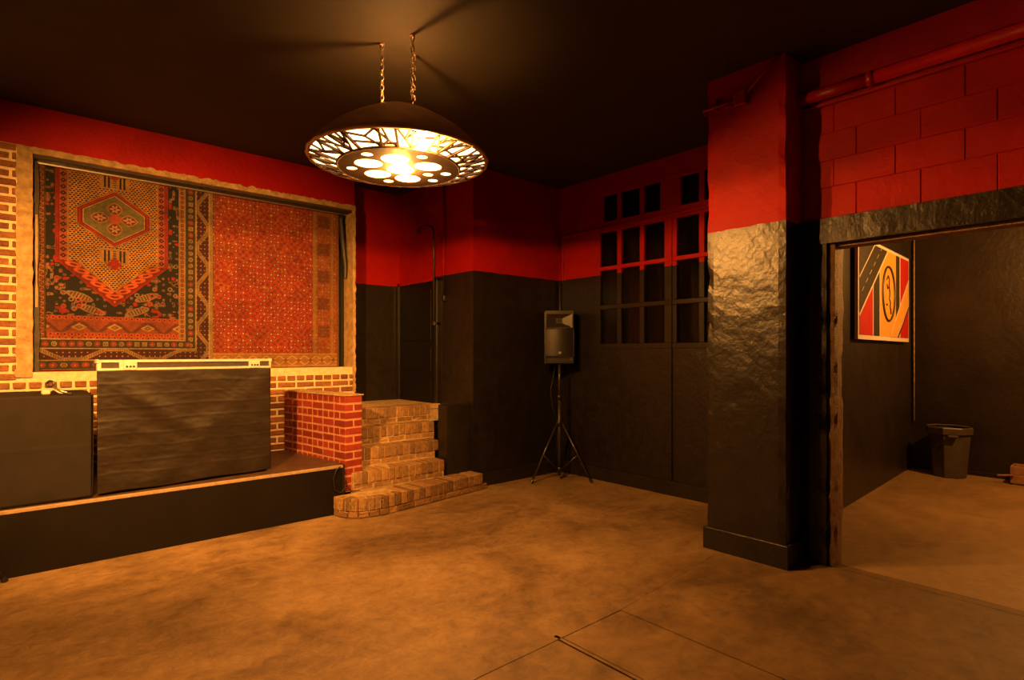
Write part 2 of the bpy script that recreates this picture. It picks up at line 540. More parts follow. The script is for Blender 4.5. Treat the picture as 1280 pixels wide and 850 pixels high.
def ragged(name, pts_a, pts_b, y0, y1, amp_a, amp_b, mat, parent, n=60, seed=0):
    """a torn strip of plaster between two edges in the wall plane"""
    bm = B()
    va, vb = [], []
    for i in range(n + 1):
        t = i / n
        A = Vector(pts_a[0]).lerp(Vector(pts_a[1]), t)
        C = Vector(pts_b[0]).lerp(Vector(pts_b[1]), t)
        d = (C - A).normalized()
        A = A - d * amp_a * (.5 + nz(t * n * .33, seed) + .5 * nz(t * n * .9, seed + 4))
        C = C + d * amp_b * (.5 + nz(t * n * .33, seed + 8) + .5 * nz(t * n * .9, seed + 3))
        va.append(A)
        vb.append(C)
    rows = []
    for y in (y0, y1):
        rows.append([[bm.verts.new((p.x, y + (.004 * nz(p.x * 30, p.y * 30, seed) if y == y0 else 0), p.y)) for p in r] for r in (va, [a.lerp(c, .5) for a, c in zip(va, vb)], vb)])
    for i in range(n):
        for r in range(2):
            bm.faces.new((rows[0][r][i], rows[0][r][i + 1], rows[0][r + 1][i + 1], rows[0][r + 1][i]))
        bm.faces.new((rows[0][0][i], rows[1][0][i], rows[1][0][i + 1], rows[0][0][i + 1]))
        bm.faces.new((rows[0][2][i], rows[0][2][i + 1], rows[1][2][i + 1], rows[1][2][i]))
    for i in (0, n):
        bm.faces.new((rows[0][0][i], rows[0][1][i], rows[0][2][i], rows[1][2][i], rows[1][0][i]))
    bmesh.ops.recalc_face_normals(bm, faces=bm.faces)
    return obj(name, bm, M[mat], parent)
ragged('plaster_edge', [(.035, 1.30), (.035, 3.24)], [(.128, 1.30), (.128, 3.24)], 6.272, 6.32, .02, .006, 'plaster', wl, 70, 1)
ragged('plaster_edge', [(.03, 3.192), (3.05, 3.192)], [(.03, 3.235), (3.05, 3.235)], 6.276, 6.33, .0, .022, 'plaster', wl, 130, 2)
ragged('plaster_edge', [(3.022, 1.05), (3.022, 3.24)], [(3.047, 1.05), (3.047, 3.24)], 6.276, 6.52, .004, .014, 'plaster', wl, 90, 3)
obj('corner_patch', rough_box(.03, .125, 6.262, 6.31, 3.04, 3.235, .02, .006, .02), M['plaster'], wl)
obj('lintel', rough_box(.128, 3.03, 6.30, 6.56, 3.165, 3.2, .08, .004, .006), M['dark_wood'], wl)
po = obj('timber_post', rough_box(.128, .182, 6.40, 6.45, 1.345, 3.16, .04, .004, .01), M['dark_wood'], wl)
obj('pale_batten', rough_box(.145, .172, 6.385, 6.399, 1.9, 2.70, .04, .002, .004), M['lip'], wl)
rail = thing('carpet_rail', 'thin metal rail under the lintel above the two carpets', 'rail', (1.6, 6.42, 3.15))
obj('rail_bar', bx(.15, 3.02, 6.425, 6.437, 3.150, 3.164), M['chrome'], rail)
obj('strap', tube(B(), [(2.955, 6.42, 3.15), (2.93, 6.415, 3.10), (2.95, 6.41, 2.85), (2.985, 6.41, 2.55), (2.985, 6.41, 2.40)], [.02, .028, .03, .028, .02], 8), M['cord'], rail)

# ------------------------------------------------------------------ carpets (dye pattern woven per knot)
def hsh(a, b_):
    v = np.sin(a * 127.1 + b_ * 311.7) * 43758.5453
    return v - np.floor(v)

def vnoise(x, y):
    xi, yi = np.floor(x), np.floor(y)
    xf, yf = x - xi, y - yi
    u, v = xf * xf * (3 - 2 * xf), yf * yf * (3 - 2 * yf)
    return (hsh(xi, yi) * (1 - u) + hsh(xi + 1, yi) * u) * (1 - v) + (hsh(xi, yi + 1) * (1 - u) + hsh(xi + 1, yi + 1) * u) * v

CREAM, GOLD, PINK = (.52, .34, .16), (.46, .24, .07), (.48, .10, .045)
DRED, RED_, ORNG = (.20, .009, .006), (.42, .016, .009), (.55, .09, .02)
NAVY, OLIVE, BROWN = (.016, .013, .010), (.15, .125, .055), (.12, .06, .03)

def paint_left(X, Z):
    C = np.zeros(X.shape + (3,))
    def put(mask, col):
        C[mask] = col
    put(np.ones(X.shape, bool), NAVY)
    xc = .722
    # --- navy ground with scattered flowers
    fn = vnoise(X * 34, Z * 34)
    fm = vnoise(X * 17 + 9, Z * 17)
    put((fn > .70) & (fn < .78), (.34, .19, .10))
    put(fn > .84, (.42, .16, .08))
    put((fm > .74) & (fn < .4), RED_)
    for cx_, cz_, s in ((.46, 2.02, 1), (.98, 2.04, -1), (.55, 1.90, 1), (.90, 1.90, -1)):
        u = (X - cx_) * .9 + s * (Z - cz_) * -.45
        v = (Z - cz_) * .9 + s * (X - cx_) * .35
        r = (u / .105) ** 2 + (v / .032) ** 2
        put(r < 1, (.40, .24, .12))
        put((r < .62) & (np.sin(u * 260) > 0), BROWN)
    for k_ in range(26):
        a, b_ = hsh(np.float64(k_), 3.1), hsh(np.float64(k_), 8.7)
        px_, pz_ = .27 + a * .96, 1.87 + b_ * .5
        r = np.hypot(X - px_, Z - pz_)
        put(r < .021, PINK if k_ % 2 else (.36, .26, .16))
        put(r < .011, RED_ if k_ % 3 else NAVY)
    # --- the field: straight sides, pointed foot
    hw = np.where(Z > 2.34, .435, .435 * (Z - 1.935) / .405)
    d = hw - np.abs(X - xc)
    d = np.where(Z > 2.34, d, d * .68)
    inn = d > 0
    put(inn, RED_)
    put(inn & (d > .008) & (d < .014), DRED)
    put(inn & (d > .024), DRED)
    t = np.where(Z > 2.34, Z, Z * 1.35)
    tt = (t / .056) % 1 - .5
    dd = (d - .056) / .03
    band = inn & (d > .030) & (d < .084)
    put(band, np.array(PINK) * .95)
    put(band & (np.abs(tt) * 2.1 + np.abs(dd) < .85), NAVY)
    put(band & (np.abs(tt) * 2.1 + np.abs(dd) < .3), ORNG)
    vb = inn & (Z < 2.34) & (d > .018) & (d < .10)
    put(vb, DRED)
    sc = np.hypot(((t / .075) % 1 - .5) * .075, (d - .062))
    put(vb & (sc < .036), (.72, .14, .035))
    put(vb & (sc < .015), DRED)
    lat = inn & (d > np.where(Z > 2.34, .084, .10))
    put(lat, (.70, .35, .085))
    row = np.floor(Z / .0185)
    ux = ((X + (row % 2) * .0145) / .029) % 1 - .5
    uz = (Z / .0185) % 1 - .5
    put(lat & ((ux / .40) ** 2 + (uz / .39) ** 2 < 1), (.040, .014, .010))
    put(lat & (d < (np.where(Z > 2.34, .096, .112))), GOLD)
    # --- motifs above and below the medallion
    for s in (1, -1):
        zc = 2.755 + s * .345
        put(lat & (np.abs(X - xc) < .115) & (np.abs(Z - zc) < .07), (.48, .25, .08))
        for o_ in (-.075, -.045, .045, .075):
            put((np.abs(X - xc - o_) < .009) & (np.abs(Z - zc) < .055), NAVY)
        put((np.abs(X - xc) < .012) & (np.abs(Z - zc) < .06) & ((Z / .02) % 1 > .45), BROWN)
        q = np.hypot((X - xc) * 1.0, Z - (zc + s * .075))
        put((q < .052), RED_)
        put((q < .052) & (np.abs(X - xc) > .03) & (np.abs(Z - zc - s * .075) > .02), GOLD)
    # --- medallion: nested hexagons
    hx, hz = np.abs(X - xc), np.abs(Z - 2.757)
    def hexa(a, s_, h):     # half width, half height of the upright side, half height of the point
        return np.maximum(hx / a, (hz + hx * (h - s_) / a) / h)
    ho = hexa(.300, .075, .275)
    put(ho < 1, (.52, .26, .07))
    put((ho < 1) & (ho > .95) & (((X * .8 + Z) / .022) % 1 > .5), BROWN)
    put(ho < .93, DRED)
    put((ho < .90) & (ho > .845), RED_)
    put(ho < .80, (.58, .42, .20))
    put(ho < .775, (.17, .15, .06))
    put((ho < .70) & (ho > .685), (.22, .19, .08))
    for ax_, az_, rx_, rz_ in ((0, .092, .062, .062), (0, -.092, .062, .062), (-.112, 0, .072, .052), (.112, 0, .072, .052)):
        q = np.abs((X - xc - ax_) / rx_) ** 1.5 + np.abs((Z - 2.757 - az_) / rz_) ** 1.5
        put(q < 1, (.46, .17, .07))
        put(q < .72, (.10, .035, .03))
        an = np.arctan2(Z - 2.757 - az_, X - xc - ax_)
        put(q < .38 + .2 * np.cos(an * 6), (.50, .30, .16))
        put(q < .09, RED_)
    put((hx < .045) & (hz < .045) & (hx + hz < .065), (.46, .08, .03))
    # --- lower orange band
    bnd = (Z < 1.845) & (Z >= 1.632) & (X > .225) & (X < 1.25)
    put(bnd, (.36, .075, .02))
    per = .265
    zg = np.abs(((X - xc) / per) % 1 - .5) * 2
    zm = (Z - 1.745) / .05
    put(bnd & (np.abs(zm) < 1) & (np.abs(zg * 1.0 - .5 - zm * .4) < .16), (.16, .04, .03))
    dm = np.abs((((X - xc) / per + .5) % 1 - .5) * per) / .06 + np.abs(Z - 1.742) / .034
    put(bnd & (dm < 1), (.55, .32, .09))
    put(bnd & (dm < .55), (.20, .08, .03))
    put(bnd & (dm < .25), GOLD)
    for zc, cr in ((1.825, .045), (1.675, .05), (1.645, .045)):
        ux = ((X + .02) / cr) % 1 - .5
        q = np.hypot(ux * cr, Z - zc)
        put(bnd & (np.abs(Z - zc) < .016) & (q < .018), (.62, .12, .045))
        put(bnd & (np.abs(Z - zc) < .016) & (q < .009), DRED)
    def small_border(mask, s_, w, per_, c1, c2):
        put(mask, c1)
        u = (s_ / per_) % 1 - .5
        q = np.hypot(u * per_ * .9, w)
        put(mask & (q < .015), c2)
        put(mask & (q < .0075), ORNG)
    # narrow borders beside the field
    small_border((X < .217), Z + X * .6, X - .194, .046, (.40, .20, .08), (.10, .03, .025))
    put((X > .211) & (X < .220), BROWN)
    mr = (X > 1.25) & (X < 1.312) & (Z > 1.60)
    small_border(mr, Z, X - 1.281, .046, (.44, .22, .09), (.13, .03, .025))
    put(mr & ((X < 1.258) | (X > 1.304)), (.44, .30, .12))
    # --- olive guard band, right and bottom
    def guard(mask, s_, w):
        put(mask, (.055, .042, .02))
        i_ = np.floor(s_ / .062)
        u = ((s_ / .062) % 1 - .5) * .062
        q = np.maximum(np.abs(u), np.abs(w))
        rr = np.hypot(u, w)
        g = hsh(i_, 2.0)
        put(mask & (rr < .021) & (rr > .012), (.42, .28, .14))
        put(mask & (g > .6) & (rr < .024), (.36, .05, .03))
        put(mask & (g < .22) & (q < .02) & (q > .011), (.40, .26, .12))
        put(mask & (rr < .006), (.50, .30, .15))
    guard((X > 1.312) & (X < 1.403) & (Z > 1.545), Z, X - 1.357)
    guard((Z < 1.632) & (Z > 1.545) & (X < 1.35), X, Z - 1.588)
    guard((Z < 1.44) & (X < 1.41), X * .8, Z - 1.398)
    ln = ((X > 1.398) & (X < 1.412) & (Z > 1.53)) | ((np.abs(Z - 1.632) < .006) & (X < 1.31)) | ((np.abs(Z - 1.546) < .005) & (X < 1.41)) | ((np.abs(Z - 1.441) < .005) & (X < 1.52))
    put(ln, (.48, .34, .17))
    # --- big zigzag border, right and bottom
    def zig(mask, s_, w, half, per_, k_):
        put(mask, (.075, .010, .009))
        u = np.clip((np.abs((s_ / per_) % 1 - .5) * 2 - .5) * k_ + .5, 0, 1)
        e = u - (w / half * .5 + .5)
        put(mask & (np.abs(e) < .20), (.46, .30, .14))
        put(mask & (np.abs(e) < .145), (.22, .10, .05))
        put(mask & (np.abs(e) < .145) & (((s_ / .017) % 1) > .5), (.44, .28, .12))
        q = np.hypot(((s_ / .044) % 1 - .5) * .044, ((w / .036) % 1 - .5) * .036)
        put(mask & (np.abs(e) > .24) & (q < .0055), (.55, .40, .25))
    zig((X > 1.412) & (X < 1.521) & (Z > 1.44), Z + .09, X - 1.466, .054, .41, 1.35)
    zig((Z < 1.541) & (Z > 1.446) & (X < 1.412), X - .10, Z - 1.493, .048, .62, 1.75)
    put(X > 1.521, (.40, .24, .085))
    put((X > 1.521) & (X < 1.529), (.55, .40, .2))
    put(Z < 1.362, (.30, .09, .04))
    wear = .20 + .20 * vnoise(X * 9, Z * 9) + .16 * vnoise(X * 60, Z * 60) + .20 * (hsh(np.floor(X * 400), np.floor(Z * 400)) - .5)
    return np.clip(C * wear[..., None], 0, 1)

def paint_right(X, Z):
    C = np.zeros(X.shape + (3,))
    C[:] = (.40, .020, .009)
    n = vnoise(X * 3.2, Z * 5.0)
    n2 = vnoise(X * 24, Z * 24)
    n3 = vnoise(X * 55, Z * 55)
    C = C * (1 - .55 * n[..., None]) + np.array((.46, .10, .02)) * (.55 * n[..., None])
    per = .073
    ux, uz = ((X / per) % 1 - .5) * per, ((Z / per) % 1 - .5) * per
    row = np.floor(Z / per)
    vx = ((X / per + .5) % 1 - .5) * per
    vz = ((Z / per + .5) % 1 - .5) * per
    q1, q2 = np.hypot(ux, uz), np.hypot(vx, vz)
    dm = np.abs(ux) + np.abs(uz)
    C[(dm < .033) & (dm > .027)] = (.46, .12, .03)
    C[(np.abs(np.abs(ux) - np.abs(uz)) < .003)] = (.18, .010, .006)
    C[(q1 < .019) & (n2 > .35)] = (.24, .03, .016)
    C[q2 < .016] = (.27, .03, .018)
    C[n3 > .86] = (.44, .17, .05)
    C[(n3 < .14)] = (.20, .025, .014)
    keep = hsh(np.floor(X / per), row) > .30
    C[(q1 < .0085) & keep] = (.70, .52, .36)
    keep2 = hsh(np.floor(X / per + .5), np.floor(Z / per + .5)) > .45
    C[(q2 < .0065) & keep2] = (.62, .46, .32)
    side = (X > 2.62)
    C[side] = C[side] * .55 + np.array((.34, .15, .035)) * .45
    bd = ((X > 2.62) & (X < 2.66)) | ((X > 2.84) & (X < 2.87))
    C[bd] = (.36, .20, .06)
    dk = (X > 2.68) & (X < 2.82) & (np.abs(((Z / .32) % 1) - .5) < .22)
    C[dk] = C[dk] * .55
    bot = Z < 1.50
    C[bot] = (.40, .19, .05)
    wz = np.abs(np.abs(((X / .14) % 1 - .5)) * 2 * .05 - np.abs(Z - 1.425))
    C[bot & (wz < .006)] = (.62, .42, .18)
    ins = (np.abs(((X / .14) % 1 - .5)) * 2 * .05 + np.abs(Z - 1.425)) < .022
    C[bot & ins] = (.26, .08, .03)
    C[(np.abs(Z - 1.498) < .005) | (np.abs(Z - 1.365) < .004)] = (.55, .36, .15)
    C[(X > 2.915)] = (.20, .10, .04)
    wear = .30 + .20 * vnoise(X * 7, Z * 7) + .16 * vnoise(X * 50 + 7, Z * 50) + .22 * (hsh(np.floor(X * 330), np.floor(Z * 330)) - .5)
    return np.clip(C * wear[..., None], 0, 1)

def carpet(name, x0, x1, z0, z1, y, nx, nz_, painter, label, ph, sag=0.):
    xs, zs = np.linspace(x0, x1, nx), np.linspace(z0, z1, nz_)
    X, Z = np.meshgrid(xs, zs)
    Yf = y + .006 * np.sin(X * 6.1 + ph) + .005 * np.sin(X * 13 + Z * 1.4 + ph) * (z1 - Z) / (z1 - z0)
    Zs = Z - sag * np.sin((X - x0) / (x1 - x0) * math.pi) * (z1 - Z) / (z1 - z0)
    front = np.stack([X, Yf, Zs], -1).reshape(-1, 3)
    # border ring of the back, 12 mm behind
    ring = [(0, i) for i in range(nx)] + [(j, nx - 1) for j in range(1, nz_)] + [(nz_ - 1, i) for i in range(nx - 2, -1, -1)] + [(j, 0) for j in range(nz_ - 2, 0, -1)]
    ri = np.array([j * nx + i for j, i in ring])
    back = front[ri] + np.array((0, .012, 0))
    verts = np.concatenate([front, back])
    j, i = np.meshgrid(np.arange(nz_ - 1), np.arange(nx - 1), indexing='ij')
    a = (j * nx + i).ravel()
    quads = np.stack([a, a + 1, a + nx + 1, a + nx], -1)
    nb = len(front)
    R = len(ri)
    k_ = np.arange(R)
    sk = np.stack([ri[(k_ + 1) % R], ri, nb + k_, nb + (k_ + 1) % R], -1)
    allq = np.concatenate([quads, sk])
    me = bpy.data.meshes.new(name)
    nq = len(allq)
    me.vertices.add(len(verts))
    me.vertices.foreach_set('co', verts.ravel())
    me.loops.add(nq * 4)
    me.loops.foreach_set('vertex_index', allq.ravel().astype(np.int32))
    me.polygons.add(nq)
    me.polygons.foreach_set('loop_start', (np.arange(nq) * 4).astype(np.int32))
    me.update(calc_edges=True)
    at_ = me.color_attributes.new('dye', 'FLOAT_COLOR', 'POINT')
    col = np.ones((len(verts), 4), np.float32)
    c = painter(X, Z).reshape(-1, 3)
    col[:nb, :3] = c
    col[nb:, :3] = c[ri] * .6
    at_.data.foreach_set('color', col.ravel())
    o = obj(name, me, M['carpet'])
    return tag(o, label, 'carpet', 'carpets hung in the wall opening')

carpet('hanging_carpet', .168, 1.562, 1.350, 3.165, 6.462, 420, 546, paint_left,
       'hanging carpet with a green hexagon medallion and zigzag borders', 0.4)
carpet('hanging_carpet', 1.545, 2.940, 1.345, 3.165, 6.482, 300, 390, paint_right,
       'plain worn red carpet with small pale dots beside the medallion carpet', 1.9)

# ------------------------------------------------------------------ stage
ZS = .455
st = thing('stage', 'low black stage platform with a pale wooden edge strip', 'stage', (0, 5.7, 0))
obj('deck', bx(-2.4, 2.36, 5.085, 6.285, ZS - .06, ZS - .002), M['deck'], st)
obj('fascia', bx(-2.4, 2.33, 5.062, 5.084, .001, ZS - .028), M['smooth_black'], st)
obj('edge_strip', bx(-2.4, 2.335, 5.055, 5.087, ZS - .027, ZS, bev=.004), M['lip'], st)
obj('end_panel', bx(2.332, 2.352, 5.066, 5.14, .18, ZS - .002), M['black'], st)

# ------------------------------------------------------------------ red brick pier (English bond, real bricks)
pier = thing('brick_pier', 'low red brick pier with pale mortar between stage and steps', 'pier', (2.43, 5.1, .18))
PA, PB = Vector((2.372, 5.10)), Vector((2.215, 6.268))
L = (PB - PA).length
u = (PB - PA).normalized()
w = Vector((u.y, -u.x))
ang = math.atan2(u.y, u.x)
def pier_pt(s, t, z):
    p = PA + u * s + w * t
    return (p.x, p.y, z)
bm = B()
prism(bm, [pier_pt(.008, .008, 0)[:2], pier_pt(L, .008, 0)[:2], pier_pt(L, .192, 0)[:2], pier_pt(.008, .192, 0)[:2]], .18, 1.098)
obj('mortar_core', bm, M['pier_mortar'], pier)
bm = B()
prism(bm, [pier_pt(-.004, -.004, 0)[:2], pier_pt(L, -.004, 0)[:2], pier_pt(L, .206, 0)[:2], pier_pt(-.004, .206, 0)[:2]], 1.095, 1.106)
obj('mortar_cap', bm, M['plaster'], pier)
NC = 12
ch = (1.096 - .18) / NC
for i in range(NC):
    z = .18 + (i + .5) * ch
    s = 0.
    if i % 2 == 0:            # stretchers along the pier, two leaves: front shows two headers
        first = True
        while s < L - .03:
            e = min(s + .2, L)
            for t in (.05, .15):
                brick(pier, pier_pt((s + e) / 2, t, z), (e - s - .011, .089, ch - .013), 'brick_red', ang)
            s = e
    else:                     # headers through the pier: front shows one stretcher face
        s = 0.
        while s < L - .03:
            e = min(s + .1, L)
            brick(pier, pier_pt((s + e) / 2, .1, z), (e - s - .011, .189, ch - .013), 'brick_red', ang)
            s = e

# ------------------------------------------------------------------ brick steps
stp = thing('brick_steps', 'worn brown brick steps climbing to the black alcove door', 'steps', (3.0, 5.1, 0))
P0 = [(2.235, 5.055), (2.245, 4.95), (2.29, 4.86), (2.37, 4.79), (2.48, 4.752), (2.60, 4.742), (3.90, 4.918), (3.90, 5.055)]
core = B()
inner = [(2.26, 5.055), (2.27, 4.96), (2.31, 4.875), (2.385, 4.81), (2.49, 4.775), (2.60, 4.766), (3.88, 4.94), (3.88, 5.055)]
prism(core, inner, .0, .174)
X0, X1 = 2.575, 3.50
lev = [(.18, .36, 5.075), (.36, .54, 5.30), (.54, .72, 5.52), (.72, .90, 5.70)]
for (z0, z1, y), xe in zip(lev, (3.492, 3.527, 3.66, 3.862)):
    box(core, X0 - .13, 3.045, y + .012, 6.275, z0 - .02, z1 - .005)
    box(core, 3.045, xe, y + .012, 6.665, z0 - .02, z1 - .005)
obj('mortar_core', core, M['plaster'], stp)
# bottom step: rowlocks on top, stretchers under them, along the curved front
path = [Vector(p) for p in P0]
seg = [(a, c, (c - a).length) for a, c in zip(path, path[1:])]
tot = sum(s[2] for s in seg)
def along(d):
    for a, c, l in seg:
        if d <= l:
            t = (c - a) / l
            return a + t * d, t
        d -= l
    return path[-1], (path[-1] - path[-2]).normalized()
d = 0.
while d < tot - .03:
    p, t = along(d + .037)
    nrm = Vector((-t.y, t.x))
    if d < .72:
        dep = .10
    elif d > tot - .16:
        dep = .08
    else:
        dep = .27
    q = p + nrm * dep / 2
    brick(stp, (q.x, q.y, .122 + random.uniform(-.003, .003)), (.064, dep, .112), 'brick_step', math.atan2(t.y, t.x))
    d += .0745
d = 0.
while d < tot - .06:
    ln = .10 if d < .7 else .205
    p, t = along(d + ln / 2)
    nrm = Vector((-t.y, t.x))
    q = p + nrm * .052
    brick(stp, (q.x, q.y, .033), (ln - .012, .10, .055), 'brick_step', math.atan2(t.y, t.x))
    d += ln
XR_ = [3.50, 3.535, 3.67, 3.74]
for li, (z0, z1, y) in enumerate(lev):
    x = X0 - .12
    X1 = XR_[li]
    while x < X1 - .03:
        brick(stp, (x + .037, y + .10 + random.uniform(-.004, .004), z1 - .058 + random.uniform(-.003, .002)), (.063, .20, .114), 'brick_step')
        x += .0745
    x = X0 - .12
    while x < X1 - .05:
        e = min(x + .205, X1)
        brick(stp, ((x + e) / 2, y + .06, z0 + .030), (e - x - .012, .10, .052), 'brick_step')
        x = e
obj('landing_edge', bx(X1 - .02, 3.865, 5.70, 5.80, .845, .902, bev=.004), M['plaster'], stp)
# faded paint strokes on the curved nose of the bottom step
strokes = [[(.06, .15), (.06, .05)], [(.12, .16), (.12, .055), (.155, .055)], [(.165, .06), (.165, .15), (.19, .10), (.215, .15), (.215, .06)],
           [(.25, .15), (.25, .10), (.285, .10)], [(.285, .155), (.285, .05), (.25, .05)],
           [(.33, .05), (.33, .15), (.36, .10), (.39, .15), (.39, .05)], [(.43, .06), (.43, .155), (.46, .145), (.455, .11), (.43, .105), (.465, .06)]]
for s in strokes:
    cm = B()
    pts = []
    for a, c in zip(s, s[1:]):
        for k_ in range(4):
            f = k_ / 4
            pts.append((a[0] + (c[0] - a[0]) * f, a[1] + (c[1] - a[1]) * f))
    pts.append(s[-1])
    P3 = []
    for dd, zz in pts:
        p, t = along(.05 + dd * 1.05)
        nrm = Vector((t.y, -t.x))
        q = p + nrm * .003
        P3.append((q.x, q.y, zz))
    tube(cm, P3, .0032, 5)
    obj('painted_marking', cm, M['chalk'], stp)

bxo = tag(obj('boxed_plinth', rough_box(3.55, 3.865, 5.11, 5.29, .185, .93, .06, .002, .004), M['black']), 'black painted boxed plinth at the right of the brick steps', 'plinth')

# ------------------------------------------------------------------ alcove door and pipes on the return wall (faces -X)
dr = obj('door_1', bx(3.84, 3.868, 5.77, 6.60, .905, 2.375), M['smooth_black'], kind='structure')
for (y0, y1, z0, z1) in ((5.86, 6.52, 1.66, 2.29), (5.86, 6.52, 1.28, 1.58), (5.86, 6.52, .97, 1.20)):
    obj('panel', bx(3.832, 3.842, y0, y1, z0, z1, bev=.004), M['smooth_black'], dr)
for y0, y1, z0, z1 in ((5.72, 5.77, .905, 2.42), (6.60, 6.65, .905, 2.42), (5.72, 6.65, 2.375, 2.42)):
    obj('casing', bx(3.825, 3.868, y0, y1, z0, z1, bev=.003), M['paint_alcove'], dr)
gp = thing('gooseneck_pipe', 'thin pipe with a hooked top beside the alcove door', 'pipe', (3.80, 5.74, 1.86))
pts = [(3.80, 5.745, 1.86), (3.80, 5.745, 2.95)] + [(3.80, 5.745 + .21 * (1 - math.cos(a)), 2.95 + .12 * math.sin(a)) for a in np.linspace(.15, 2.3, 10)]
obj('pipe_run', tube(B(), pts, .011, 8), M['steel'], gp, smooth=True)
obj('bracket', bx(3.79, 3.868, 5.72, 5.77, 1.84, 1.88, bev=.004), M['steel'], gp)
obj('nozzle', tube(B(), [pts[-1], (3.80, pts[-1][1] + .03, pts[-1][2] - .03)], .02, 10), M['steel'], gp)
cp = thing('conduit', 'straight vertical conduit between the alcove door and the wall corner', 'pipe', (3.83, 5.6, 2.15))
obj('pipe_run', tube(B(), [(3.845, 5.60, 2.15), (3.845, 5.60, 3.59)], .013, 8), M['paint'], cp, smooth=True)
obj('bracket', bx(3.83, 3.868, 5.575, 5.625, 2.12, 2.19, bev=.004), M['black'], cp)
tag(obj('corner_conduit', tube(B(), [(5.235, 5.03, 1.2), (5.235, 5.03, 2.98)], .010, 8), M['paint'], smooth=True), 'thin conduit in the corner behind the tripod speaker', 'pipe')

# ------------------------------------------------------------------ window joinery
win = obj('window_1', bx(5.385, 5.398, 2.44, 4.44, 1.56, 3.40), M['void'], kind='structure')
colsB = [(4.386, 4.135), (4.075, 3.82), (3.76, 3.50), (3.349, 3.092), (3.032, 2.777), (2.717, 2.466)]
colsA = [(4.338, 4.135), (4.075, 3.82), (3.76, 3.552), (3.299, 3.092), (3.032, 2.777), (2.717, 2.50)]
rows = [(1.615, 2.02, colsB), (2.07, 2.48, colsB), (2.525, 2.925, colsB), (3.05, 3.355, colsA)]
FX0, FX1 = 5.245, 5.30
for z0, z1 in ((1.555, 1.615), (2.02, 2.07), (2.48, 2.525), (2.925, 3.05), (3.355, 3.402)):
    obj('rail', bx(FX0, FX1, 2.42, 4.45, z0, z1, bev=.004), M['paint_wood'], win)
for z0, z1, cols in rows:
    edges = [4.45] + [v for c in cols for v in c] + [2.42]
    for a, c in zip(edges[0::2], edges[1::2]):
        nm = 'stile' if abs(a - c) > .09 else 'muntin'
        obj(nm, bx(FX0 + .003, FX1, c, a, z0, z1, bev=.003), M['paint_wood'], win)
    for a, c in cols:
        obj('pane', bx(5.275, 5.279, c, a, z0, z1), M['glass'], win)
obj('astragal', bx(5.232, 5.25, 3.400, 3.418, .15, 2.93, bev=.003), M['paint_wood'], win)
obj('trim_1', bx(5.222, 5.25, 2.32, 5.0, 2.955, 2.985, bev=.005), M['paint_wood'], kind='structure')
obj('trim_2', bx(5.232, 5.25, 4.975, 5.0, 2.40, 2.955, bev=.004), M['paint_wood'], kind='structure')
def curtain(y0, y1, label, seed):
    bm = B()
    ny, nzz = 90, 14
    g = []
    for i in range(ny + 1):
        t = i / ny
        y = y0 + (y1 - y0) * t
        rowv = []
        for k_ in range(nzz + 1):
            z = 1.57 + 1.82 * k_ / nzz
            x = 5.335 + .022 * math.sin(t * 40 + seed + 1.2 * nz(z * 1.3, seed)) * (.6 + .6 * nz(t * 6, z * .7, seed)) + .012 * nz(t * 15, z * 2, seed)
            rowv.append(bm.verts.new((x, y + .015 * nz(z, t * 5, seed), z)))
        g.append(rowv)
    for i in range(ny):
        for k_ in range(nzz):
            bm.faces.new((g[i][k_], g[i + 1][k_], g[i + 1][k_ + 1], g[i][k_ + 1]))
    o = obj('curtain', bm, M['curtain'], smooth=True)
    md = o.modifiers.new('thick', 'SOLIDIFY')
    md.thickness = .004
    tag(o, label, 'curtain', 'curtains behind the glass doors')
curtain(3.44, 4.42, 'black curtain behind the three left columns of window panes', 1.0)
curtain(2.47, 3.41, 'black curtain behind the window panes next to the pillar', 5.0)

# ------------------------------------------------------------------ junction box and conduits on the pillar
jc = thing('pillar_conduit', 'red painted junction box with conduits near the top of the pillar', 'conduit', (PX, 2.02, 3.4))
obj('box_body', bx(PX - .055, PX - .002, 1.985, 2.075, 3.32, 3.425, bev=.005), M['red_pipe'], jc)
obj('pipe_run', tube(B(), [(PX - .025, 2.08, 3.375), (PX - .025, 2.33, 3.375), (PX + .03, 2.345, 3.365)], .012, 8), M['red_pipe'], jc, smooth=True)
obj('pipe_run', tube(B(), [(PX - .03, 1.985, 3.40), (PX - .03, 1.735, 3.592)], .012, 8), M['red_pipe'], jc, smooth=True)
obj('clip', bx(PX - .035, PX, 2.225, 2.24, 3.35, 3.43, bev=.003), M['red_pipe'], jc)
obj('pipe_run', tube(B(), [(PX - .02, 2.10, 3.345), (PX - .02, 2.20, 3.36)], .006, 6), M['red_pipe'], jc)

# ------------------------------------------------------------------ covered tables on the stage
def drape(name, A, C, ztop, zbot, fy, mat, parent=None, nx=90, nzv=70, back=.012):
    """hanging cloth from A to C (floor plan), folds pushed toward the room"""
    A, C = Vector(A), Vector(C)
    t = (C - A).normalized()
    nrm = Vector((t.y, -t.x))
    bm = B()
    g = []
    for i in range(nx + 1):
        r = []
        s = i / nx
        for k_ in range(nzv + 1):
            v = k_ / nzv
            p = A.lerp(C, s) + nrm * fy(s, v)
            zt = ztop(s)
            r.append(bm.verts.new((p.x, p.y, zbot(s) + (zt - zbot(s)) * v)))
        g.append(r)
    for i in range(nx):
        for k_ in range(nzv):
            bm.faces.new((g[i][k_], g[i + 1][k_], g[i + 1][k_ + 1], g[i][k_ + 1]))
    bmesh.ops.recalc_face_normals(bm, faces=bm.faces)
    o = obj(name, bm, M[mat], parent, smooth=True)
    md = o.modifiers.new('thick', 'SOLIDIFY')
    md.thickness = .004
    return o

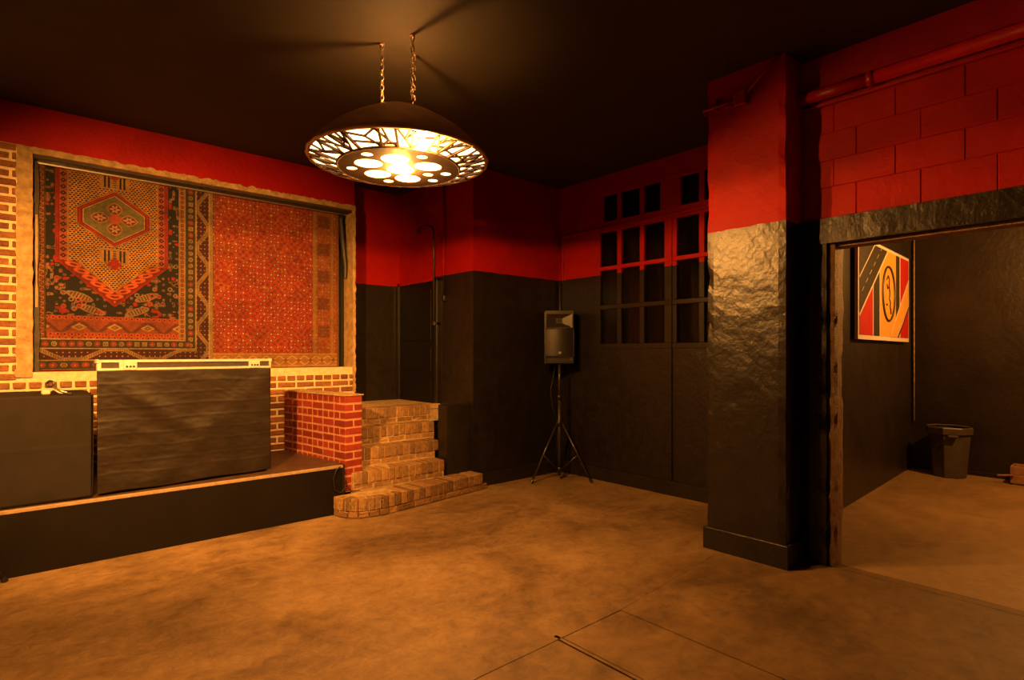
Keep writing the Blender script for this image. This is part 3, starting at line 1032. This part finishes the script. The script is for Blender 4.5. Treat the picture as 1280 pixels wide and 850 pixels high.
# flight case table
CA, CB = Vector((.470, 5.135)), Vector((1.742, 5.262))
cu = (CB - CA).normalized()
cw = Vector((-cu.y, cu.x))
CL = (CB - CA).length
def cpt(s, t, z):
    p = CA + cu * s + cw * t
    return Vector((p.x, p.y, z))
cmx = Matrix(((cu.x, cw.x, 0, CA.x), (cu.y, cw.y, 0, CA.y), (0, 0, 1, 0), (0, 0, 0, 1)))
fc = thing('flight_case', 'shallow flight case panel with aluminium top edge behind a black cloth', 'case', (1.1, 5.25, ZS))
obj('case_body', bx(.03, CL - .03, .035, .10, ZS, 1.372, mtx=cmx), M['case_panel'], fc)
obj('lid_panel', bx(0, CL, .012, .11, 1.374, 1.448, mtx=cmx, bev=.004), M['case_panel'], fc)
for z0, z1 in ((1.372, 1.391), (1.433, 1.453)):
    obj('edge_rail', bx(-.004, CL + .004, .0, .03, z0, z1, mtx=cmx, bev=.003), M['alu'], fc)
obj('edge_rail', bx(-.004, .022, .0, .03, 1.391, 1.433, mtx=cmx), M['alu'], fc)
obj('edge_rail', bx(CL - .012, CL + .004, .0, .03, 1.391, 1.433, mtx=cmx), M['alu'], fc)
obj('edge_rail', bx(.135, .16, .003, .03, 1.391, 1.433, mtx=cmx), M['alu'], fc)
for s0, s1 in ((.16, .25), (CL - .19, CL - .095)):
    la = obj('latch', bx(s0, s1, -.004, .03, 1.374, 1.436, mtx=cmx, bev=.004), M['alu'], fc)
    for q in (.25, .5, .75):
        sx = s0 + (s1 - s0) * q
        obj('rivet', tube(B(), [cpt(sx, -.003, 1.402), cpt(sx, -.009, 1.402)], .008, 10), M['steel'], la)
for sx in (0, CL):
    obj('corner_cap', bx(sx - .012, sx + .012, -.006, .05, 1.425, 1.458, mtx=cmx, bev=.006), M['alu'], fc)

def fold2(s, v):
    f = .004 + .012 * (1 - v) + .004 * nz(s * 3, v * 2, 4)
    # diagonal drape from the top left corner, creases left from folding
    dl = (1 - v) - (s - .02) * 1.15
    f += .030 * math.exp(-(dl / .10) ** 2) * min(1, s * 5) * (1 - s)
    dr_ = (1 - v) - (1.02 - s) * 1.3
    f += .010 * math.exp(-(dr_ / .14) ** 2)
    for k_ in (.14, .23, .36, .47, .58, .70, .80, .90):
        f += .0022 * math.exp(-((v - k_ - .03 * (s - .5) * (k_ - .5) - .012 * nz(s * 4, k_ * 9)) / .007) ** 2)
    f += .0075 * nz(s * 6 + v * 4, v * 7, 2) + .0022 * nz(s * 24 + v * 9, v * 28, 5) + .0007 * nz(s * 60, v * 60, 6)
    return f
o = drape('drape_cloth', cpt(-.004, .005, 0)[:2], cpt(CL - .006, .005, 0)[:2], lambda s: 1.372 - .002 * math.sin(s * 9), lambda s: .468 + .006 * math.sin(s * 13) + .006 * s, fold2, 'cloth', None, 130, 110)
tag(o, 'creased black cloth hanging down the front of the flight case', 'cloth')

tb = thing('draped_table', 'low table fully covered by a seamed black cloth on the stage', 'table', (-.6, 5.4, ZS))
TA, TB_ = Vector((-1.55, 5.085)), Vector((.432, 5.118))
obj('tabletop', bx(-1.54, .425, 5.13, 5.85, 1.165, 1.196), M['dark_wood'], tb)
for x, y in ((-1.45, 5.2), (.34, 5.2), (-1.45, 5.78), (.34, 5.78)):
    obj('leg', bx(x, x + .04, y, y + .04, ZS, 1.165), M['steel'], tb)
def fold1(s, v):
    f = .004 + .006 * nz(s * 5, v * 1.2, 7) + .002 * nz(s * 22, v * 7, 1)
    for k_ in (.885, .79, .95):
        f += .0025 * math.exp(-((s - k_) / .004) ** 2)
    f += .0025 * math.exp(-((v - .50) / .008) ** 2)
    return f
tcl = drape('tablecloth', TA, TB_, lambda s: 1.203 + .004 * math.sin(s * 17), lambda s: .465, fold1, 'cloth2', tb, 150, 50)
drape('tablecloth_end', TB_, (.437, 5.62), lambda s: 1.203, lambda s: .465, lambda s, v: .008 * math.sin(s * 14 + v * 2) + .006, 'cloth2', tb, 40, 40)
tt = B()
gx, gy = 60, 12
g = [[tt.verts.new((-1.55 + (1.985) * i / gx, 5.085 + .033 * i / gx + (5.86 - 5.10) * j / gy, 1.203 + .004 * nz(i * .4, j * .6))) for j in range(gy + 1)] for i in range(gx + 1)]
for i in range(gx):
    for j in range(gy):
        tt.faces.new((g[i][j], g[i + 1][j], g[i + 1][j + 1], g[i][j + 1]))
o = obj('tablecloth_top', tt, M['cloth2'], tb)
md = o.modifiers.new('thick', 'SOLIDIFY')
md.thickness = .004

# little clip lamp and pale adaptor lying on the covered table
cl = thing('clip_lamp', 'small dark ring head on a short metal arm on the black table', 'lamp', (.25, 5.2, 1.208))
hp = Vector((.205, 5.22, 1.283))
ax = Vector((.30, -.22, 1.0)).normalized()
ring = [hp + (Vector((SN, -CS, 0)) * math.cos(a) * .024 + Vector((0, 0, 1)) * math.sin(a) * .021) for a in np.linspace(0, 2 * math.pi, 18)[:-1]]
obj('ring_head', tube(B(), ring, .0075, 8, closed=True), M['steel'], cl, smooth=True)
obj('arm', tube(B(), [hp + Vector((.012, -.012, -.02)), Vector((.262, 5.19, 1.235)), Vector((.305, 5.17, 1.212))], [.006, .008, .009], 8), M['chrome'], cl, smooth=True)
obj('clamp', bx(.285, .325, 5.155, 5.19, 1.207, 1.222, bev=.004), M['steel'], cl)
pa = thing('pale_adaptor', 'small pale plug adaptor and lead beside the ring headed lamp', 'adaptor', (.17, 5.22, 1.208))
obj('adaptor_body', bx(.155, .205, 5.215, 5.25, 1.2085, 1.243, bev=.007), M['pale_plastic'], pa)
obj('lead', tube(B(), [(.20, 5.23, 1.228), (.225, 5.215, 1.245), (.25, 5.20, 1.222), (.275, 5.20, 1.215)], .006, 7), M['pale_plastic'], pa, smooth=True)

# cable hanging at the stage end
tag(obj('loose_cable', tube(B(), [(2.30, 5.045, .445), (2.26, 5.040, .42), (2.235, 5.046, .34), (2.245, 5.05, .24), (2.30, 5.042, .20), (2.345, 5.04, .235), (2.372, 5.075, .30), (2.385, 5.075, .23), (2.43, 5.062, .192), (2.50, 5.055, .19)], .005, 6), M['cord'], smooth=True),
    'thin black cable drooping past the end of the stage onto the brick step', 'cable')

# ------------------------------------------------------------------ tripod speaker
def make_stand(loc, rz, label):
    t = thing('speaker_stand', label, 'speaker stand', loc, rz, 'speaker tripods')
    def P(name, bm, mat, sm=True, par=None):
        o = obj(name, bm, M[mat], par or t, smooth=sm)
        if par is None:
            local(o)
        return o
    P('pole', tube(B(), [(0, 0, .05), (0, 0, .98)], .019, 12), 'steel')
    P('inner_pole', tube(B(), [(0, 0, .98), (0, 0, 1.372)], .0155, 12), 'steel')
    P('collar', tube(B(), [(0, 0, .95), (0, 0, 1.01)], .028, 12), 'plastic')
    P('knob', tube(B(), [(.028, 0, .97), (.06, 0, .97)], [.008, .014], 8), 'chrome')
    P('hub', tube(B(), [(0, 0, .64), (0, 0, .71)], .036, 12), 'plastic')
    P('slider', tube(B(), [(0, 0, .10), (0, 0, .15)], .030, 12), 'plastic')
    for k_ in range(3):
        a = k_ * 2 * math.pi / 3
        c, s = math.cos(a), math.sin(a)
        lg = P('leg', tube(B(), [(.035 * c, .035 * s, .675), (.40 * c, .40 * s, .012)], .012, 8), 'steel')
        ft = obj('rubber_foot', tube(B(), [(.385 * c, .385 * s, .04), (.408 * c, .408 * s, .006)], [.016, .018], 8), M['plastic'], lg)
        local(ft)
        P('brace', tube(B(), [(.028 * c, .028 * s, .125), (.235 * c, .235 * s, .312)], .008, 6), 'steel')
    return t

def make_speaker(loc, rz, label):
    t = thing('loudspeaker', label, 'loudspeaker', loc, rz, 'tripod loudspeakers')
    def P(name, bm, mat, par=None, sm=False):
        return local(obj(name, bm, M[mat], par or t, smooth=sm))
    W, D, Hh = .178, .34, .645
    # wedge-backed cabinet
    bm = B()
    prism(bm, [(-W, 0), (W, 0), (W, .14), (.11, D), (-.11, D), (-W, .14)], 0, Hh)
    es = [e for e in bm.edges]
    bmesh.ops.bevel(bm, geom=es, offset=.012, segments=2, affect='EDGES', clamp_overlap=True)
    P('cabinet', bm, 'plastic')
    # raised front frame around horn
    z0, z1 = .43, .615
    def frame(x0, x1, z0, z1, wd, y0, y1):
        b2 = B()
        box(b2, x0, x1, y0, y1, z0, z0 + wd)
        box(b2, x0, x1, y0, y1, z1 - wd, z1)
        box(b2, x0, x0 + wd, y0, y1, z0 + wd, z1 - wd)
        box(b2, x1 - wd, x1, y0, y1, z0 + wd, z1 - wd)
        return b2
    P('horn_frame', frame(-.165, .165, z0, z1, .012, -.030, .004), 'plastic')
    # horn: funnel from the frame down to the throat
    b2 = B()
    out = [(-.153, -.026, .442), (.153, -.026, .442), (.153, -.026, .603), (-.153, -.026, .603)]
    inn = [(-.022, .004, .50), (.022, .004, .50), (.022, .004, .545), (-.022, .004, .545)]
    vo = [b2.verts.new(p) for p in out]
    vi = [b2.verts.new(p) for p in inn]
    for i in range(4):
        b2.faces.new((vo[i], vo[(i + 1) % 4], vi[(i + 1) % 4], vi[i]))
    P('horn', b2, 'plastic')
    P('horn_throat', bx(-.022, .022, -.002, .006, .50, .545), 'void')
    # bowed woofer grille
    b2 = B()
    n = 14
    lo, hi = [], []
    for i in range(n + 1):
        x = -.160 + .32 * i / n
        y = -.004 - .026 * (1 - (x / .16) ** 2)
        lo.append(b2.verts.new((x, y, .105)))
        hi.append(b2.verts.new((x, y, .422)))
    for i in range(n):
        b2.faces.new((lo[i], lo[i + 1], hi[i + 1], hi[i]))
    b2.faces.new(lo[::-1])
    b2.faces.new(hi)
    P('grille', b2, 'plastic', sm=False)
    P('badge', bx(-.012, .022, -.036, -.029, .125, .155, bev=.003), 'chrome')
    P('lower_lip', bx(-.17, .17, -.022, .004, .012, .035, bev=.004), 'plastic')
    P('lower_lip', bx(-.17, .17, -.022, .004, .085, .10, bev=.004), 'plastic')
    P('port_end', bx(.115, .165, -.020, .003, .036, .084, bev=.004), 'steel')
    P('port_end', bx(-.168, -.150, -.020, .003, .036, .084, bev=.004), 'plastic')
    return t

make_stand((4.90, 4.72, 0), math.radians(51), 'black tripod stand carrying a loudspeaker in the far corner')
make_speaker((4.90 + .02, 4.72 + .02, 1.370), math.radians(-44), 'black loudspeaker with a rectangular horn in the far corner')
tag(obj('speaker_cable', tube(B(), [(4.955, 4.845, 1.362), (4.93, 4.845, 1.25), (4.86, 4.83, 1.05), (4.87, 4.80, .85), (4.92, 4.77, .70)], .004, 6), M['cord'], smooth=True), 'thin black cable hanging from the corner loudspeaker', 'cable')
make_stand((-.345, 4.74, 0), math.radians(40), 'black tripod foot at the left edge in front of the stage')

# ------------------------------------------------------------------ chandelier
LC = Vector((1.965, 3.388, 0))
R_ = Vector((SN, -CS, 0))          # to the right as seen from the entrance corner
F_ = Vector((CS, SN, 0))
lamp = thing('pendant_lamp', 'large round pierced metal pendant lamp glowing on three chains', 'lamp', (LC.x, LC.y, 2.74))
prof = [(.578, 2.792), (.590, 2.80), (.592, 2.815), (.578, 2.835), (.52, 2.90), (.44, 2.972), (.36, 3.028), (.28, 3.075), (.20, 3.115), (.145, 3.14), (.105, 3.150),
        (.100, 3.146), (.14, 3.130), (.20, 3.105), (.28, 3.064), (.36, 3.016), (.44, 2.96), (.52, 2.886), (.57, 2.83), (.572, 2.80)]
obj('shade', lathe(B(), prof, (LC.x, LC.y, 0), 72, close=True), M['lamp_metal'], lamp, smooth=True)
rm = B()
n = 72
pts = [(LC.x + (.588 + .004 * math.sin(k_ * 2.1)) * math.cos(2 * math.pi * k_ / n), LC.y + (.588 + .004 * math.sin(k_ * 2.1)) * math.sin(2 * math.pi * k_ / n), 2.805) for k_ in range(n)]
obj('rim', tube(rm, pts, .013, 8, closed=True), M['lamp_metal'], lamp, smooth=True)
# disc with round holes
bigs = [(.012, .200), (-.180, .115), (.200, .050), (.006, -.008), (-.170, -.105), (.018, -.205)]
smalls = [(-.145, .285), (.190, .235), (-.315, .02), (.300, -.105), (.175, -.12), (.190, -.255), (-.130, -.265)]
def circ(cx_, cy_, r, n_):
    return [Vector((cx_ + r * math.cos(2 * math.pi * k_ / n_), cy_ + r * math.sin(2 * math.pi * k_ / n_))) for k_ in range(n_)]
def pierced(outer, holes, z, thick):
    V = list(outer)
    E_ = [(i, (i + 1) % len(outer)) for i in range(len(outer))]
    for h_ in holes:
        b0 = len(V)
        V += h_
        E_ += [(b0 + i, b0 + (i + 1) % len(h_)) for i in range(len(h_))]
    vv, ee, ff, *_ = delaunay_2d_cdt(V, E_, [], 1, 1e-6)
    bm_ = B()
    lo = [bm_.verts.new(LC + R_ * p.x - F_ * p.y + Vector((0, 0, z))) for p in vv]
    for f in ff:
        c = sum((vv[i] for i in f), Vector((0, 0))) / len(f)
        bad = False
        for h_ in holes:
            hc = sum(h_, Vector((0, 0))) / len(h_)
            if (c - hc).length < (h_[0] - hc).length * .995:
                bad = True
        if not bad:
            bm_.faces.new([lo[i] for i in f])
    bmesh.ops.recalc_face_normals(bm_, faces=bm_.faces)
    bmesh.ops.solidify(bm_, geom=bm_.faces[:], thickness=thick)
    return bm_
holes = [circ(x, y, .090, 28) for x, y in bigs] + [circ(x, y, .036, 18) for x, y in smalls]
obj('pierced_disc', pierced(circ(0, 0, .402, 64), holes, 2.748, .004), M['lamp_lattice'], lamp)
obj('disc_hoop', tube(B(), [(LC.x + .404 * math.cos(2 * math.pi * k_ / 64), LC.y + .404 * math.sin(2 * math.pi * k_ / 64), 2.750) for k_ in range(64)], .008, 8, closed=True), M['lamp_lattice'], lamp, smooth=True)
# irregular lattice ring
rl = random.Random(11)
RI, RO = .405, .576
def ringp(r, a):
    f = (r - RI) / (RO - RI)
    return LC + Vector((r * math.cos(a), r * math.sin(a), 2.752 + .044 * f))
lt = B()
def bar(p, q, wd=.0075):
    tube(lt, [p, q], wd, 4)
ns = 26
angs = [2 * math.pi * (k_ + rl.uniform(-.28, .28)) / ns for k_ in range(ns)]
for k_ in range(ns):
    a0, a1 = angs[k_], angs[(k_ + 1) % ns] + (2 * math.pi if k_ == ns - 1 else 0)
    bar(ringp(RI, a0), ringp(RO, a0 + rl.uniform(-.05, .05)), .0105)
    da = a1 - a0
    mid = rl.uniform(.35, .65)
    m_ = ringp(RI + (RO - RI) * mid, a0 + da * rl.uniform(.3, .7))
    corners = [ringp(RI, a0), ringp(RO, a0), ringp(RI, a1), ringp(RO, a1)]
    for c in rl.sample(corners, 3):
        bar(m_, c)
    if rl.random() < .75:
        f1, f2 = rl.uniform(.15, .85), rl.uniform(.15, .85)
        bar(ringp(RI + (RO - RI) * f1, a0), ringp(RI + (RO - RI) * f2, a1))
    if rl.random() < .6:
        bar(m_, ringp(RO, a0 + da * rl.uniform(.3, .7)))
obj('lattice_ring', lt, M['lamp_lattice'], lamp)
# frosted glass behind the cut-outs
gl = lathe(B(), [(.0, 2.776), (.40, 2.768), (.575, 2.806)], (LC.x, LC.y, 0), 64)
obj('frosted_glass', gl, M['glow'], lamp, smooth=True)
def bulb(name, p, r, mat, parent):
    bm_ = B()
    bmesh.ops.create_icosphere(bm_, subdivisions=2, radius=r, matrix=Matrix.Translation(p))
    return obj(name, bm_, M[mat], parent, smooth=True)
kb = LC + R_ * .006 + F_ * .008
bulb('bulb', (kb.x, kb.y, 2.7435), .025, 'key_bulb', lamp)
bulb('bulb', (LC.x, LC.y, 3.10), .018, 'top_bulb', lamp)
bp = LC + R_ * .225 + F_ * -.425
bulb('bulb', (bp.x, bp.y, 2.746), .028, 'ring_bulb', lamp)
obj('bulb_bridge', bx(LC.x - .2, LC.x + .2, LC.y - .012, LC.y + .012, 3.070, 3.078), M['lamp_metal'], lamp)
def chain(x, y, z0, z1):
    bm_ = B()
    n_ = max(3, int((z1 - z0) / .034))
    for i in range(n_):
        zc = z0 + (i + .5) * (z1 - z0) / n_
        hl, hw_ = .0235, .011
        d_ = Vector((1, 0, 0)) if i % 2 else Vector((0, 1, 0))
        d_ = Matrix.Rotation(.6, 3, 'Z') @ d_
        pts_ = []
        for a in np.linspace(0, 2 * math.pi, 15)[:-1]:
            pts_.append(Vector((x, y, zc)) + d_ * hw_ * math.cos(a) + Vector((0, 0, 1)) * (hl - hw_ * .4) * math.copysign(abs(math.sin(a)) ** .7, math.sin(a)))
        tube(bm_, pts_, .0042, 6, closed=True)
    return bm_
for cxy, zb in (((1.880, 3.472), 3.145), ((1.980, 3.244), 3.14), ((2.115, 3.448), 3.13)):
    ch_ = obj('chain', chain(cxy[0], cxy[1], zb, ZC - .01), M['chain'], lamp, smooth=True)
    obj('hook', tube(B(), [(cxy[0] - .012, cxy[1], zb - .006), (cxy[0] - .014, cxy[1], zb + .02), (cxy[0], cxy[1], zb + .03), (cxy[0] + .014, cxy[1], zb + .015), (cxy[0] + .010, cxy[1], zb - .006)], .006, 6), M['chain'], ch_, smooth=True)
    obj('ceiling_plate', tube(B(), [(cxy[0], cxy[1], ZC - .012), (cxy[0], cxy[1], ZC - .0005)], .016, 10), M['lamp_metal'], ch_)

# ------------------------------------------------------------------ plain pendant bulbs outside the view
def pendant(loc, mat, label, r=.035):
    t = thing('pendant_bulb', label, 'lamp', (loc[0], loc[1], ZC))
    obj('cord', tube(B(), [(loc[0], loc[1], loc[2] + .10), (loc[0], loc[1], ZC)], .004, 6), M['cord'], t)
    obj('socket', tube(B(), [(loc[0], loc[1], loc[2] + .03), (loc[0], loc[1], loc[2] + .10)], .022, 12), M['lamp_metal'], t)
    bulb('bulb', loc, r, mat, t)
sp = Vector((-.30, 2.33, 2.72))
aim = (Vector((1.25, 6.3, 1.12)) - sp).normalized()
cs = thing('stage_can_light', 'black can spotlight hung from the ceiling and aimed at the stage', 'spotlight', (sp.x, sp.y, ZC))
obj('can', tube(B(), [sp - aim * .26, sp - aim * .24, sp - aim * .02], [.05, .085, .09], 20, cap=False), M['plastic'], cs, smooth=True)
obj('back_cap', tube(B(), [sp - aim * .27, sp - aim * .255], .052, 16), M['plastic'], cs)
obj('lens', tube(B(), [sp - aim * .06, sp - aim * .05], .084, 20), M['spot_lens'], cs)
obj('yoke', tube(B(), [sp - aim * .14 + Vector((aim.y, -aim.x, 0)) * .095, sp - aim * .14 + Vector((aim.y, -aim.x, 0)) * .095 + Vector((0, 0, .16)), sp - aim * .14 - Vector((aim.y, -aim.x, 0)) * .095 + Vector((0, 0, .16)), sp - aim * .14 - Vector((aim.y, -aim.x, 0)) * .095], .008, 8), M['steel'], cs)
obj('drop_pole', tube(B(), [sp - aim * .14 + Vector((0, 0, .16)), (sp.x - aim.x * .14, sp.y - aim.y * .14, ZC)], .012, 8), M['steel'], cs)
sl_ = bpy.data.lights.new('spot_beam', 'SPOT')
sl_.energy = STAGE_SPOT
sl_.color = WARM
sl_.spot_size = math.radians(74)
sl_.spot_blend = .85
sl_.shadow_soft_size = .04
so = bpy.data.objects.new('spot_beam', sl_)
COL.objects.link(so)
so.location = sp - aim * .02
so.rotation_euler = aim.to_track_quat('-Z', 'Y').to_euler()
so.parent = cs
so.matrix_parent_inverse = PM[cs].inverted()
pendant((7.35, .15, 2.70), 'annex_bulb', 'bare warm bulb on a black cord in the side room')

# ------------------------------------------------------------------ side room: picture, bin, crate
DY = .0489
def py(x):
    return 1.88 + DY * (x - 4.5)
pic = thing('picture', 'large geometric red, yellow and black picture with a white edge', 'picture', (7.37, py(7.37), 1.66))
def plate(name, poly, mat, lift, thick=.002, parent=pic):
    bm_ = B()
    lo = [bm_.verts.new((x, py(x) - lift, z)) for x, z in poly]
    hi = [bm_.verts.new((x, py(x) - lift + thick, z)) for x, z in poly]
    n_ = len(poly)
    bm_.faces.new(lo)
    bm_.faces.new(hi[::-1])
    for i in range(n_):
        bm_.faces.new((lo[i], hi[i], hi[(i + 1) % n_], lo[(i + 1) % n_]))
    bmesh.ops.recalc_face_normals(bm_, faces=bm_.faces)
    return obj(name, bm_, M[mat], parent)
XL, XR, ZB, ZT = 6.29, 8.45, 1.645, 2.685
plate('board', [(XL, ZB), (XR, ZB), (XR, ZT), (XL, ZT)], 'white_edge', .0, .03)
obj('hanger', bx(7.3, 7.4, 2.053, 2.081, 2.2, 2.3), M['dark_wood'], pic)
xl, xr_, zb, zt = XL + .035, XR - .035, ZB + .045, ZT - .035
cv = plate('print', [(xl, zb), (xr_, zb), (xr_, zt), (xl, zt)], 'art_yellow', .002)
def shape(poly, mat, lift):
    plate('print_shape', poly, mat, lift, .0012, cv)
def dl(x, x0, z0, x1, z1):
    return z0 + (z1 - z0) * (x - x0) / (x1 - x0)
sl = .700
zD = lambda x: 1.90 + sl * (x - xl)          # lower edge of the slanted black road
zD2 = lambda x: 2.255 + sl * (x - xl)        # its upper edge
xt = lambda f, z: xl + (z - f) / sl
shape([(xl, zD(xl)), (xt(1.90, zt), zt), (xt(2.255, zt), zt), (xl, zD2(xl))], 'art_black', .004)
shape([(xl, zD2(xl) + .02), (xt(2.275, zt), zt), (xl, zt)], 'art_black', .004)
shape([(xl, zD2(xl)), (xt(2.255, zt), zt), (xt(2.275, zt), zt), (xl, zD2(xl) + .02)], 'white_edge', .0045)
shape([(xl, zD(xl) - .03), (xt(1.87, zt), zt), (xt(1.90, zt), zt), (xl, zD(xl))], 'white_edge', .0045)
for k_ in range(7):
    a = .08 + k_ * .14
    x0, x1 = xl + a, xl + a + .07
    shape([(x0, 2.07 + sl * a), (x1, 2.07 + sl * (a + .07)), (x1, 2.078 + sl * (a + .07)), (x0, 2.078 + sl * a)], 'white_edge', .006)
shape([(xl, zb), (6.80, zb), (6.80, zD(6.80) - .03), (xl, zD(xl) - .03)], 'art_red', .004)
shape([(6.80, zb), (6.825, zb), (6.825, zD(6.825) - .03), (6.80, zD(6.80) - .03)], 'white_edge', .005)
shape([(6.825, zb), (7.065, zb), (7.065, zD(7.065) - .03), (6.825, zD(6.825) - .03)], 'art_black', .004)
shape([(7.065, zb), (7.09, zb), (7.09, zD(7.09) - .03), (7.065, zD(7.065) - .03)], 'white_edge', .005)
shape([(7.79, zb), (7.96, zb), (7.96, zt), (7.79, zt)], 'art_black', .004)
shape([(7.955, zb), (7.99, zb), (7.99, zt), (7.955, zt)], 'white_edge', .0045)
shape([(7.99, zb), (xr_, zb), (xr_, zt), (7.99, zt)], 'art_red', .004)
shape([(7.50, zb), (7.93, zb), (xr_, 2.13), (xr_, 2.41)], 'art_yellow', .0055)
shape([(7.485, zb), (7.51, zb), (xr_, 2.40), (xr_, 2.43)], 'white_edge', .0065)
shape([(7.83, zb), (7.90, zb), (xr_, 2.10), (xr_, 2.05)], 'art_black', .0065)
shape([(7.80, zb), (7.83, zb), (xr_, 2.12), (xr_, 2.095)], 'white_edge', .007)
def pcurve(pts_, r):
    obj('print_line', tube(B(), [(x, py(x) - .006, z) for x, z in pts_], r, 5), M['art_black'], cv)
bm_ = B()
tube(bm_, [(7.445 + .262 * math.cos(a), py(7.445) + DY * .262 * math.cos(a) - .005, 2.175 + .305 * math.sin(a)) for a in np.linspace(0, 2 * math.pi, 41)[:-1]], .014, 5, closed=True)
obj('print_line', bm_, M['art_black'], cv)
pcurve([(7.36, 2.33), (7.42, 2.38), (7.47, 2.34), (7.46, 2.26), (7.40, 2.23), (7.37, 2.28)], .006)
pcurve([(7.46, 2.26), (7.49, 2.19), (7.47, 2.12), (7.52, 2.08), (7.50, 2.02)], .006)
pcurve([(7.52, 2.02), (7.54, 1.95)], .008)
pcurve([(7.36, 2.06), (7.37, 2.04)], .008)

bn = thing('rubbish_bin', 'tall grey brown plastic bin in the corner of the side room', 'bin', (8.62, 1.70, 0), math.radians(20))
def octo(r, n_=8):
    return [(r * math.cos(2 * math.pi * (k_ + .5) / n_), r * math.sin(2 * math.pi * (k_ + .5) / n_)) for k_ in range(n_)]
bm_ = B()
rings = []
for r, z in ((.165, .0), (.175, .01), (.215, .54), (.215, .545), (.20, .545), (.16, .03)):
    rings.append([bm_.verts.new((x, y, z)) for x, y in octo(r)])
for A, C in zip(rings, rings[1:]):
    for k_ in range(8):
        bm_.faces.new((A[k_], A[(k_ + 1) % 8], C[(k_ + 1) % 8], C[k_]))
bm_.faces.new(rings[0][::-1])
bm_.faces.new(rings[-1])
local(obj('bin_body', bm_, M['bin'], bn))
bm_ = B()
rings = []
for r, z in ((.218, .525), (.236, .53), (.240, .60), (.232, .612), (.218, .60)):
    rings.append([bm_.verts.new((x, y, z)) for x, y in octo(r)])
for A, C in zip(rings, rings[1:]):
    for k_ in range(8):
        bm_.faces.new((A[k_], A[(k_ + 1) % 8], C[(k_ + 1) % 8], C[k_]))
local(obj('bin_rim', bm_, M['bin'], bn))
local(obj('handle', bx(.205, .262, -.05, .05, .50, .525, bev=.006), M['bin'], bn))
local(obj('handle', bx(-.262, -.205, -.05, .05, .50, .525, bev=.006), M['bin'], bn))

cr = thing('wooden_crate', 'small raw wooden crate against the back wall of the side room', 'crate', (8.72, .98, 0))
for i in range(2):
    obj('slat', bx(8.60, 8.615, .80, 1.13, .015 + i * .105, .105 + i * .105, bev=.003), M['crate'], cr)
    obj('slat', bx(8.615, 8.84, 1.115, 1.13, .015 + i * .105, .105 + i * .105, bev=.003), M['crate'], cr)
obj('crate_base', bx(8.615, 8.84, .80, 1.115, .0, .02), M['crate'], cr)
obj('slat', bx(8.84, 8.855, .80, 1.13, .015, .21, bev=.003), M['crate'], cr)
tag(obj('wooden_stick', tube(B(), [(8.585, 1.10, .11), (8.60, 1.24, .085)], .012, 8), M['crate']), 'short pale stick leaning on the small wooden crate', 'stick')
tag(obj('annex_conduit', tube(B(), [(8.895, 2.125, .62), (8.895, 2.125, 3.0)], .009, 8), M['plaster'], smooth=True), 'pale thin conduit in the corner above the rubbish bin', 'pipe')
